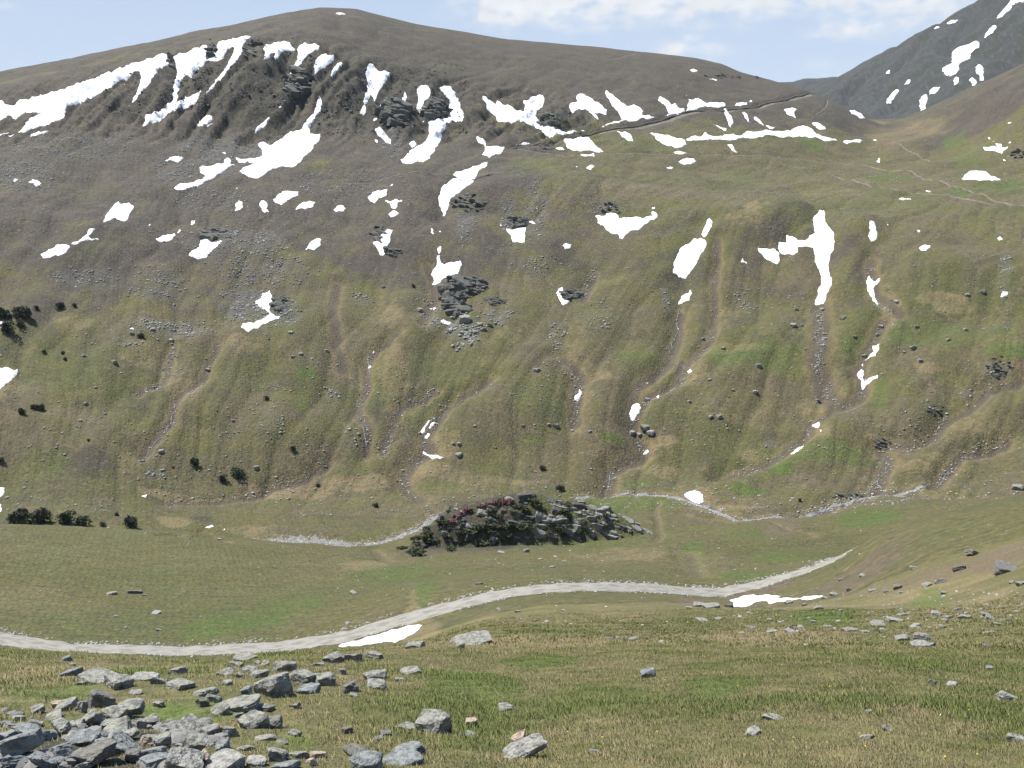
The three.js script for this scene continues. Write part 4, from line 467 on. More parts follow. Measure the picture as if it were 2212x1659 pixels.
  ['b', 'bib-shaped snow patch under the small dark crag in the centre', [1065, 1485, 1110, 1490, 1130, 1465, 1160, 1475, 1200, 1475, 1190, 1520, 1190, 1580, 1150, 1570, 1110, 1570, 1100, 1530]], ['b', '', [1215, 1435, 1240, 1430, 1265, 1455, 1240, 1452]], ['b', '', [1023, 1462, 1035, 1445, 1042, 1462]],
  ['b', 'snow patch shaped like a bird with a raised tail', [1640, 1400, 1700, 1400, 1740, 1378, 1780, 1380, 1800, 1415, 1870, 1410, 1950, 1415, 2015, 1400, 2010, 1370, 2040, 1375, 2052, 1395, 2040, 1415, 2000, 1430, 1960, 1455, 1920, 1490, 1860, 1510, 1820, 1550, 1800, 1545, 1790, 1515, 1740, 1510, 1715, 1490, 1700, 1465, 1660, 1445, 1660, 1415]], ['b', '', [2010, 1345, 2030, 1340, 2035, 1355, 2015, 1360]], ['b', 'small round snow dab below and left of the bird-shaped patch', [1432, 1590, 1460, 1573, 1495, 1585, 1485, 1610, 1450, 1617]],
  ['b', '', [1508, 1073, 1535, 1082, 1530, 1090]], ['b', '', [1580, 1088, 1610, 1070, 1645, 1078, 1620, 1102]], ['b', '', [2105, 1085, 2130, 1078, 2155, 1085, 2135, 1097]], ['c', 'small flat snow patch on the bench under the long snow line', [-30, 1045, 0, 1030, 30, 1022, 70, 1025, 90, 1045, 50, 1066, 0, 1065]], ['b', '', [2150, 984, 2212, 984, 2255, 992, 2212, 1000, 2160, 994]],
  ['c', '', [338, 683, 345, 667, 420, 660, 420, 677]], ['c', '', [428, 660, 440, 648, 455, 655, 442, 662]], ['c', 'leaf-shaped snow streak below the mountain road, largest of its row', [265, 705, 290, 705, 300, 735, 325, 770, 328, 800, 310, 833, 295, 800, 280, 760]], ['c', 'thin slanting snow streak right of the leaf-shaped one', [385, 730, 400, 725, 430, 770, 443, 802, 420, 787]], ['c', 'bent snow streak running down to the long snow line', [458, 760, 475, 752, 510, 785, 530, 815, 600, 828, 560, 836, 520, 812, 490, 792]], ['c', 'thin arc of snow left of the leaf-shaped streak', [198, 800, 230, 812, 290, 833, 285, 848, 240, 832]],
  ['c', 'bat-shaped snow patch on the brown shoulder', [655, 710, 690, 705, 740, 705, 725, 735, 735, 765, 700, 750]], ['c', 'slanting snow patch on the right flank of the shoulder', [1080, 715, 1110, 712, 1150, 735, 1190, 768, 1140, 760, 1095, 740]], ['c', 'small snow patch just above the right end of the long snow line', [835, 798, 880, 797, 925, 820, 928, 840, 890, 842, 860, 815]],
  ['c', 'long level snow line lying across the bench', [10, 905, 100, 885, 145, 855, 170, 875, 230, 880, 280, 870, 330, 865, 370, 880, 410, 850, 500, 850, 560, 845, 620, 845, 700, 845, 720, 830, 820, 825, 850, 840, 870, 870, 920, 885, 980, 895, 1015, 918, 960, 914, 930, 917, 860, 887, 800, 885, 700, 885, 600, 880, 500, 887, 420, 895, 370, 897, 350, 910, 270, 905, 180, 902, 60, 914]],
  ['c', 'short flat snow strip right of the long snow line', [1035, 920, 1060, 908, 1130, 903, 1170, 910, 1150, 927, 1070, 934]], ['c', '', [1225, 905, 1250, 899, 1262, 912]], ['c', 'small bent snow streak under the long snow line', [285, 937, 320, 933, 335, 965, 360, 990, 330, 984, 305, 957]],
  ['c', 'small upright snow dab above the track fork', [1255, 1045, 1270, 1023, 1282, 1030, 1277, 1057]], ['c', 'Y-shaped snow patch on the right-hand slope', [1945, 873, 1990, 888, 2040, 930, 2070, 935, 2065, 960, 2110, 948, 2110, 960, 2080, 977, 2070, 1002, 2040, 987, 1960, 977, 1945, 955, 2000, 948, 2040, 953, 2020, 925, 1980, 903]], ['c', '', [2110, 925, 2130, 915, 2122, 942]], ['c', 'wedge-shaped snow patch at the right below the Y-shaped one', [1800, 1160, 1830, 1130, 1855, 1110, 1910, 1108, 1990, 1133, 2065, 1165, 1990, 1170, 1900, 1165]], ['c', '', [2098, 797, 2135, 788, 2120, 804]], ['c', '', [1385, 1292, 1420, 1285, 1480, 1288, 1480, 1296, 1430, 1298]], ['c', '', [1525, 1235, 1580, 1232, 1622, 1238, 1600, 1246]], ['c', '', [2062, 1028, 2080, 1030, 2102, 1047]],
  ['c', 'upper small piece of the long snow tongue right of centre', [120, 1520, 140, 1470, 170, 1410, 195, 1440, 175, 1490, 140, 1540]], ['c', 'long snow tongue above the main gully right of centre', [0, 1595, 70, 1545, 120, 1540, 155, 1570, 150, 1600, 120, 1640, 110, 1659, 70, 1740, 20, 1809, -22, 1800, -65, 1770, -60, 1700, -30, 1640]],
  ['c', 'tall snowfield with a beak pointing left, at the right of the face', [850, 1395, 880, 1360, 920, 1360, 925, 1410, 945, 1465, 985, 1510, 985, 1580, 965, 1640, 955, 1690, 970, 1800, 945, 1890, 910, 1975, 850, 1970, 870, 1920, 890, 1850, 875, 1740, 855, 1659, 845, 1610, 790, 1600, 750, 1600, 740, 1640, 720, 1655, 640, 1650, 615, 1600, 620, 1565, 670, 1570, 675, 1515, 700, 1530, 750, 1555, 800, 1555, 820, 1520, 855, 1505, 845, 1450]],
  ['c', 'small wing of snow left of the tall beaked snowfield', [485, 1605, 540, 1605, 600, 1610, 630, 1640, 630, 1680, 612, 1715, 560, 1690, 520, 1660]], ['c', 'upright oval snow patch right of the tall beaked snowfield', [1210, 1430, 1240, 1435, 1255, 1490, 1260, 1550, 1220, 1570, 1200, 1530, 1205, 1470]], ['c', 'small comma of snow far right of the tall beaked snowfield', [1530, 1605, 1560, 1588, 1610, 1590, 1580, 1625, 1540, 1622]], ['c', '', [1517, 1495, 1535, 1488, 1542, 1505, 1525, 1508]], ['c', 'small snow dab near the right edge on green slope', [2035, 1545, 2060, 1533, 2077, 1550, 2050, 1560]], ['c', '', [1320, 1462, 1330, 1443, 1335, 1460]], ['c', '', [385, 1660, 395, 1690, 420, 1700, 415, 1718, 375, 1697]],
  ['c', 'long snow streak down the far mountain', [1685, 445, 1750, 415, 1755, 370, 1800, 340, 1850, 320, 1890, 285, 1920, 278, 1915, 305, 1870, 340, 1830, 390, 1785, 425, 1780, 460, 1740, 495, 1710, 490], 1], ['c', 'short snow streak above the long one on the far mountain', [1955, 250, 1975, 210, 2010, 170, 2035, 175, 2010, 205], 1], ['c', 'topmost snow streak at the corner on the far mountain', [2045, 120, 2065, 80, 2100, 50, 2125, 10, 2160, -20, 2240, -20, 2230, 10, 2160, 15, 2130, 40, 2090, 80, 2060, 115], 1], ['c', 'snow strip near the crest of the far mountain', [1710, 160, 1740, 140, 1785, 127, 1760, 148], 1], ['c', '', [1622, 193, 1645, 174, 1667, 178], 1], ['c', 'narrow upright snow patch right of the long streak on the far mountain', [1905, 440, 1920, 420, 1940, 435, 1950, 510, 1940, 525, 1920, 480], 1], ['c', '', [1865, 515, 1880, 508, 1902, 535, 1890, 560], 1], ['c', '', [1762, 520, 1775, 503, 1789, 510, 1785, 535, 1770, 555], 1], ['c', 'oval snow patch low on the far mountain', [1602, 600, 1620, 575, 1665, 563, 1650, 590, 1620, 613], 1], ['c', 'upright snow patch lowest on the far mountain', [1540, 650, 1555, 625, 1580, 616, 1582, 650, 1570, 680, 1570, 720, 1555, 727, 1545, 690], 1], ['c', 'thin slanting snow streak at the left foot of the far mountain', [1322, 667, 1340, 638, 1375, 593, 1407, 583, 1370, 632, 1330, 672], 1], ['c', '', [1433, 555, 1455, 528, 1474, 516, 1467, 542], 1], ['c', '', [1328, 478, 1333, 460, 1342, 455, 1338, 475], 1],
  ['c', '', [48, 452, 75, 448, 100, 455, 95, 464, 55, 462]], ['c', '', [163, 506, 195, 508, 225, 513, 222, 523, 175, 518]],
  ['d', 'two-part ragged snow patch among grey scree on the left face', [1655, 315, 1650, 295, 1690, 270, 1700, 240, 1750, 222, 1765, 260, 1765, 310, 1745, 350, 1770, 375, 1820, 390, 1790, 410, 1720, 440, 1670, 470, 1610, 495, 1560, 460, 1570, 435, 1640, 435, 1690, 410, 1740, 385, 1740, 365, 1690, 340]], ['d', 'smooth snow patch cut by the left edge of the picture', [-70, 725, 40, 720, 120, 730, 110, 770, 70, 810, 30, 840, 0, 868, -70, 890]], ['d', 'small snow patch among dwarf pines at the left edge', [-50, 430, 18, 426, 17, 455, 0, 477, -50, 482]], ['d', '', [45, 440, 60, 418, 68, 440]], ['d', '', [833, 474, 860, 464, 872, 475]], ['d', 'snow scrap at the left edge above the meadow', [-50, 1500, 30, 1498, 32, 1530, 0, 1562, -50, 1565]], ['d', '', [-50, 1600, 10, 1608, 6, 1659, -30, 1665]], ['d', '', [908, 1562, 935, 1548, 957, 1544, 950, 1567]], ['d', '', [1718, 67, 1730, 50, 1735, 67]],
  ['e', 'heart-shaped snow patch above the big dark outcrop', [585, 185, 600, 160, 580, 120, 600, 80, 620, 40, 622, -5, 642, -5, 645, 35, 670, 55, 720, 40, 770, 28, 783, 60, 765, 100, 740, 125, 690, 135, 650, 155, 620, 185]], ['e', '', [640, 420, 660, 410, 690, 425, 714, 432, 705, 447, 670, 442]], ['e', '', [568, 342, 600, 334, 637, 335, 600, 350]], ['e', 'crescent of snow beside the small round crag', [1390, 240, 1410, 208, 1437, 198, 1442, 230, 1430, 265, 1445, 285, 1487, 290, 1440, 322, 1425, 312, 1410, 280]], ['e', '', [168, 727, 185, 703, 197, 715, 180, 730]], ['e', '', [183, 637, 205, 618, 228, 608, 205, 634]],
  ['e', 'small snow drop in the short central gully', [1545, 853, 1560, 885, 1552, 910, 1537, 947, 1513, 937, 1508, 915, 1535, 890]], ['e', 'snow patch where two gullies meet above the boulders', [1885, 965, 1930, 956, 1944, 985, 1932, 1020, 1907, 1052, 1885, 1074, 1870, 1040, 1868, 1010]], ['e', 'striped snow remnant, longest strip in the lower gully', [508, 1137, 530, 1108, 570, 1060, 582, 1068, 552, 1108, 547, 1142, 525, 1153]], ['e', '', [563, 1112, 600, 1073, 617, 1080, 575, 1123]], ['e', '', [538, 1182, 555, 1148, 578, 1153, 560, 1183]], ['e', '', [588, 1057, 603, 1041, 608, 1060]], ['e', 'flat hooked snow patch low in the striped gully', [525, 1263, 560, 1283, 620, 1288, 665, 1300, 645, 1315, 590, 1318, 560, 1297, 528, 1292]], ['e', '', [1948, 1288, 1985, 1252, 1993, 1262, 1965, 1288]], ['e', '', [2038, 912, 2060, 898, 2058, 922]], ['e', '', [1966, 828, 1997, 810, 1985, 828]],
  ['f', 'ragged snow patch at the foot of the long tongue right of centre', [5, 250, 40, 235, 50, 203, 62, 240, 45, 287, 10, 297, -30, 322, -12, 270]], ['f', 'forked snow patch in the gully right of the tall snowfield', [1188, 160, 1210, 123, 1225, 150, 1250, 165, 1282, 138, 1282, 162, 1245, 190, 1242, 230, 1252, 280, 1272, 332, 1230, 292, 1208, 250, 1193, 200]], ['f', 'slanting snow strip at the top of the lower right gully', [1232, 580, 1277, 568, 1277, 600, 1250, 652, 1170, 692, 1200, 660, 1238, 620, 1228, 600]], ['f', '', [1153, 707, 1172, 693, 1172, 722]], ['f', 'tick-shaped snow patch in the lower right gully', [1128, 770, 1155, 728, 1177, 745, 1167, 790, 1180, 810, 1230, 780, 1267, 768, 1262, 792, 1200, 832, 1168, 870, 1158, 812, 1138, 792]], ['f', 'small fan-shaped snow patch above the green spur', [833, 1102, 885, 1066, 892, 1090, 877, 1117]], ['f', '', [886, 1130, 902, 1123, 897, 1150]], ['f', 'thin snow strip lying along the green spur', [693, 1283, 740, 1243, 792, 1228, 770, 1247, 720, 1283]], ['f', 'bright egg-shaped snow patch beside the stream right of the knoll', [8, 1545, 50, 1523, 100, 1523, 132, 1545, 137, 1597, 110, 1605, 70, 1597, 30, 1572]], ['f', '', [28, 747, 50, 728, 62, 745, 35, 767]], ['f', 'small snow patch on the scree at the right edge', [2053, 267, 2075, 228, 2112, 226, 2112, 247, 2080, 264]],
  ['g', '', [1325, 104, 1340, 92, 1370, 82, 1392, 95, 1360, 105]], ['g', '', [1446, 118, 1452, 106, 1462, 108, 1458, 120]],
  ['h', 'bright snowbank on the near edge of the gravel road', [-40, 872, 0, 855, 60, 840, 150, 815, 230, 798, 300, 775, 380, 760, 440, 735, 540, 728, 500, 765, 440, 800, 370, 835, 340, 848, 250, 850, 150, 860, 50, 868, 0, 876], 2], ['i', 'low snowbank in the stony hollow below the brown bank', [290, 572, 400, 545, 470, 535, 500, 545, 640, 545, 600, 555, 720, 560, 930, 538, 920, 552, 800, 572, 700, 574, 640, 582, 560, 602, 540, 578, 480, 583, 430, 612, 380, 619, 320, 612, 320, 582], 2],
];
const snowTex = (() => { const n = 512, d = new Uint8Array(n * n * 4); for (let j = 0; j < n; j++) for (let i = 0; i < n; i++) { const a = fbm(i / 70, j / 70, 4), f = noise(i / 5, j / 14), g = noise(i / 2.3, j / 2.3), c = [0.80, 0.815, 0.83]; mixc(c, [0.40, 0.38, 0.34], sstep(0.16, 0.5, a + 0.35 * f) * 0.8); const k = 1 - 0.05 * Math.abs(g); for (let q = 0; q < 3; q++) d[(j * n + i) * 4 + q] = SR[clamp(c[q] * k * 4096, 0, 4096) | 0]; d[(j * n + i) * 4 + 3] = 255; } const t = new THREE.DataTexture(d, n, n); t.colorSpace = THREE.SRGBColorSpace; t.wrapS = t.wrapT = THREE.MirroredRepeatWrapping; t.magFilter = t.minFilter = THREE.LinearFilter; t.needsUpdate = true; return t; })();
const snowMat = new THREE.MeshStandardMaterial({ map: snowTex, roughness: 0.85, bumpMap: turf, bumpScale: 0.25 });
const snowAreas = [];
const REGION = { a: 'upper left face', b: 'upper middle face', c: 'upper right bench', d: 'lower left slope', e: 'lower middle slope', f: 'lower right slope', g: 'valley floor' };
function snowPatch(poly, world, thick, lo) {
  let x0 = 1e9, x1 = -1e9, z0 = 1e9, z1 = -1e9; for (const p of world) { x0 = Math.min(x0, p.x); x1 = Math.max(x1, p.x); z0 = Math.min(z0, p.z); z1 = Math.max(z1, p.z); }
  const step = clamp(Math.max(x1 - x0, z1 - z0) / 190, lo, 1.0), m = step * 2.2; x0 -= m; z0 -= m; x1 += m; z1 += m;
  const nx = Math.ceil((x1 - x0) / step) + 1, nz = Math.ceil((z1 - z0) / step) + 1, sd = new Float32Array(nx * nz), n = world.length;
  for (let j = 0; j < nz; j++) for (let i = 0; i < nx; i++) {
    const x = x0 + i * step, z = z0 + j * step; let best = 1e9, inside = false;
    for (let k = 0, q = n - 1; k < n; q = k++) { const a = world[k], b = world[q], dx = b.x - a.x, dz = b.z - a.z, t = clamp(((x - a.x) * dx + (z - a.z) * dz) / (dx * dx + dz * dz + 1e-9), 0, 1), d = (x - a.x - t * dx) ** 2 + (z - a.z - t * dz) ** 2; if (d < best) best = d; if ((a.z > z) !== (b.z > z) && x < (b.x - a.x) * (z - a.z) / (b.z - a.z) + a.x) inside = !inside; }
    sd[j * nx + i] = Math.sqrt(best) * (inside ? 1 : -1);
  }
  return { x0, z0, step, nx, nz, sd, thick };
}
function snowGeo(S, ground) {
  const { x0, z0, step, nx, nz, sd, thick } = S, id = new Int32Array(nx * nz).fill(-1), pos = [], uv = [], idx = [], lim = -step * 1.6;
  const use = (o) => { if (id[o] >= 0) return id[o]; const i = o % nx, j = (o / nx) | 0, x = x0 + i * step, z = z0 + j * step, y = ground(x, z), s = sd[o] - 0.7 * step + 0.35 * step * noise(x / (step * 3), z / (step * 3)); const t = s >= 0 ? thick * (1 - Math.exp(-s / (thick * 1.1))) * (0.85 + 0.3 * noise(x / 5, z / 5)) : s * 0.9; id[o] = pos.length / 3; pos.push(x, y + t + 0.06 * thick, z); uv.push(x / 14, z / 14); return id[o]; };
  for (let j = 0; j < nz - 1; j++) for (let i = 0; i < nx - 1; i++) { const o = j * nx + i; if (Math.max(sd[o], sd[o + 1], sd[o + nx], sd[o + nx + 1]) > -step * 0.2 && Math.min(sd[o], sd[o + 1], sd[o + nx], sd[o + nx + 1]) > lim - step) { const a = use(o), b = use(o + 1), c = use(o + nx), d = use(o + nx + 1); idx.push(a, c, b, b, c, d); } }
  if (!idx.length) return null;
  const cx = pos[0], cy = pos[1], cz = pos[2]; for (let k = 0; k < pos.length; k += 3) { pos[k] -= cx; pos[k + 1] -= cy; pos[k + 2] -= cz; }
  const g = new THREE.BufferGeometry(); g.setAttribute('position', new THREE.Float32BufferAttribute(pos, 3)); g.setAttribute('uv', new THREE.Float32BufferAttribute(uv, 2)); g.setIndex(idx); g.computeVertexNormals(); return { g, at: [cx, cy, cz] };
}
const fleckName = new Map();
{ const l = SNOW.filter((s) => !s[1]).map((s) => ({ u: sheet[s[0]](s[2][0], 0)[0], key: 'tiny snow flecks on the ' + (s[3] === 1 ? 'far mountain' : REGION[s[0]]), s })); ordinals(l); for (const e of l) fleckName.set(e.s, e.label); }
SNOW.forEach((entry, k) => {
  const [t, label, flat, where] = entry;
  const poly = pts(t, flat), rough = wiggle([...poly, poly[0]], 900 + k, where === 2 ? 0.2 : 0.3, 3).slice(0, -1);
  const world = where === 1 ? rough.map(([x, y]) => farPoint(x, y)).filter(Boolean) : onLand(rough, where === 2 ? 60 : 240); if (world.length < 4) { console.log('snow lost', k, label); return; }
  if (where !== 1) for (let q = world.length - 1; q >= 0; q--) if (Math.abs(world[q].r - world[(q + 1) % world.length].r) > 160) world.splice(q, 1);
  const mean = world.reduce((s, p) => s + p.d, 0) / world.length, S = snowPatch(rough, world, where === 1 ? 3 : where === 2 ? 0.32 : clamp(mean / 1200, 0.3, 0.62), where === 1 ? 2.2 : where === 2 ? 0.16 : clamp(mean / 2000, 0.18, 0.42));
  let ground = heightAt;
  if (where === 1) { const pl = world; ground = (x, z) => { let w = 0, y = 0; for (const p of pl) { const q = 1 / ((p.x - x) ** 2 + (p.z - z) ** 2 + 4); w += q * q; y += q * q * p.y; } return y / w + 2.5; }; } else snowAreas.push({ S, low: 'defgh'.includes(t) });
  const made = snowGeo(S, ground); if (!made) { console.log('snow empty', k, label); return; }
  const m = new THREE.Mesh(made.g, snowMat); m.position.set(...made.at);
  const small = !label, where2 = where === 1 ? 'far mountain' : REGION[t];
  add(m, 'snow_patch', small ? fleckName.get(entry) : label, 'snow patch', small ? 'tiny snow flecks on the ' + where2 : 'old snow patches on the mountain');
});

// ---------------------------------------------------------------- rocks
function stoneTexture(base, alt, lichen, amount, seed) { const n = 512, d = new Uint8Array(n * n * 4); for (let j = 0; j < n; j++) for (let i = 0; i < n; i++) { const a = fbm(i / 80 + seed, j / 50, 4), l = fbm(i / 34 + seed * 3, j / 30, 4), s = noise(i / 60, j / 3.2 + 2 * a), f = noise(i / 2.4 + seed, j / 2.4), c = [...base]; mixc(c, alt, sstep(-0.2, 0.3, a + 0.25 * s)); mixc(c, lichen, sstep(0.1, 0.3, l + 0.12 * f) * amount); mixc(c, [0.05, 0.05, 0.048], sstep(0.12, 0.4, -l + 0.3 * f) * 0.6); const k = 1 + 0.16 * f + 0.12 * s; for (let q = 0; q < 3; q++) d[(j * n + i) * 4 + q] = SR[clamp(c[q] * k * 4096, 0, 4096) | 0]; d[(j * n + i) * 4 + 3] = 255; } const t = new THREE.DataTexture(d, n, n); t.colorSpace = THREE.SRGBColorSpace; t.wrapS = t.wrapT = THREE.MirroredRepeatWrapping; t.magFilter = t.minFilter = THREE.LinearFilter; t.needsUpdate = true; return t; }
const stoneBump = tileNoise(256, 5, 31, (v) => clamp((v - 0.5) * 2 + 0.5, 0, 1));
const stoneMat = (t, o = {}) => new THREE.MeshStandardMaterial({ map: t, roughness: 0.88, bumpMap: stoneBump, bumpScale: 0.02, ...o });
const STONE = {
  g: stoneMat(stoneTexture([0.205, 0.203, 0.186], [0.095, 0.094, 0.086], [0.205, 0.21, 0.115], 0.6, 2)),       // grey, lichened
  b: stoneMat(stoneTexture([0.165, 0.177, 0.178], [0.09, 0.098, 0.099], [0.2, 0.205, 0.17], 0.3, 7)),     // blue-grey slate
  k: stoneMat(stoneTexture([0.12, 0.115, 0.105], [0.075, 0.072, 0.066], [0.16, 0.17, 0.08], 0.5, 11)),   // dark
  o: stoneMat(stoneTexture([0.30, 0.235, 0.18], [0.22, 0.18, 0.15], [0.32, 0.29, 0.2], 0.4, 15)),        // warm
  w: stoneMat(stoneTexture([0.225, 0.222, 0.207], [0.135, 0.133, 0.126], [0.33, 0.33, 0.24], 0.35, 19)),      // pale
  c: stoneMat(stoneTexture([0.085, 0.085, 0.078], [0.055, 0.056, 0.05], [0.07, 0.075, 0.035], 0.8, 23), { bumpScale: 0.2 }),   // crag
};
const ICO = [0, 1, 2, 3, 4, 5, 6, 7].map((d) => { const g = new THREE.IcosahedronGeometry(1, d); return g; });
function rockGeo(seed, W, H, D, detail, uvs = 0.55, slab = 0.5, rough = 0.05) {   // a faceted block: a ball cut by planes
  const r = rng(seed), pl = [];
  const push = (x, y, z, d) => { const l = Math.hypot(x, y, z); pl.push([x / l, y / l, z / l, d]); };
  const j = () => (r() - 0.5) * 0.55;
  const lean = () => -0.32 * r() + 0.08; push(1, lean(), j(), 0.8); push(-1, lean(), j(), 0.8); push(j() * slab, 1, j() * slab, 0.74); push(j(), -1, j(), 0.8); push(j(), lean(), 1, 0.8); push(j(), lean(), -1, 0.8);
  for (let k = 0; k < 4; k++) push(r() - 0.5, (r() - 0.3) * 0.7, r() - 0.5, 0.84 + 0.26 * r());
  let g = ICO[detail].clone(); const p = g.attributes.position, sx = r() * 90;
  for (let i = 0; i < p.count; i++) {
    const x = p.getX(i), y = p.getY(i), z = p.getZ(i); let m = 1.3; for (const q of pl) { const c = q[0] * x + q[1] * y + q[2] * z; if (c > 0.05) m = Math.min(m, q[3] / c); }
    const lay = noise(y * m * 5 + sx, x * 1.2 + z), k = m * (1 + rough * 0.8 * lay + rough * fbm(x * 3 + sx, (z + y * 1.7) * 3, 2)); p.setXYZ(i, x * k * W / 1.7, y * k * H / 1.6, z * k * D / 1.7);
  }
  g.deleteAttribute('uv'); g.deleteAttribute('normal'); g = mergeVertices(g, 1e-5); g = toCreasedNormals(g, 0.34);
  const q = g.attributes.position, nn = g.attributes.normal, uv = new Float32Array(q.count * 2);
  for (let i = 0; i < q.count; i += 3) { const a = Math.abs(nn.getX(i)), b = Math.abs(nn.getY(i)), c = Math.abs(nn.getZ(i)); for (let k = i; k < i + 3; k++) { const X = q.getX(k), Y = q.getY(k), Z = q.getZ(k); uv[k * 2] = (b > a && b > c ? X : a > c ? Z : X) / uvs + seed * 0.37; uv[k * 2 + 1] = (b > a && b > c ? Z : Y) / uvs + seed * 0.21; } }
  g.setAttribute('uv', new THREE.BufferAttribute(uv, 2)); return g;
}
const UPV = new THREE.Vector3(0, 1, 0);
function normalAt(x, z, e) { const a = heightAt(x + e, z) - heightAt(x - e, z), b = heightAt(x, z + e) - heightAt(x, z - e); return new THREE.Vector3(-a, 2 * e, -b).normalize(); }
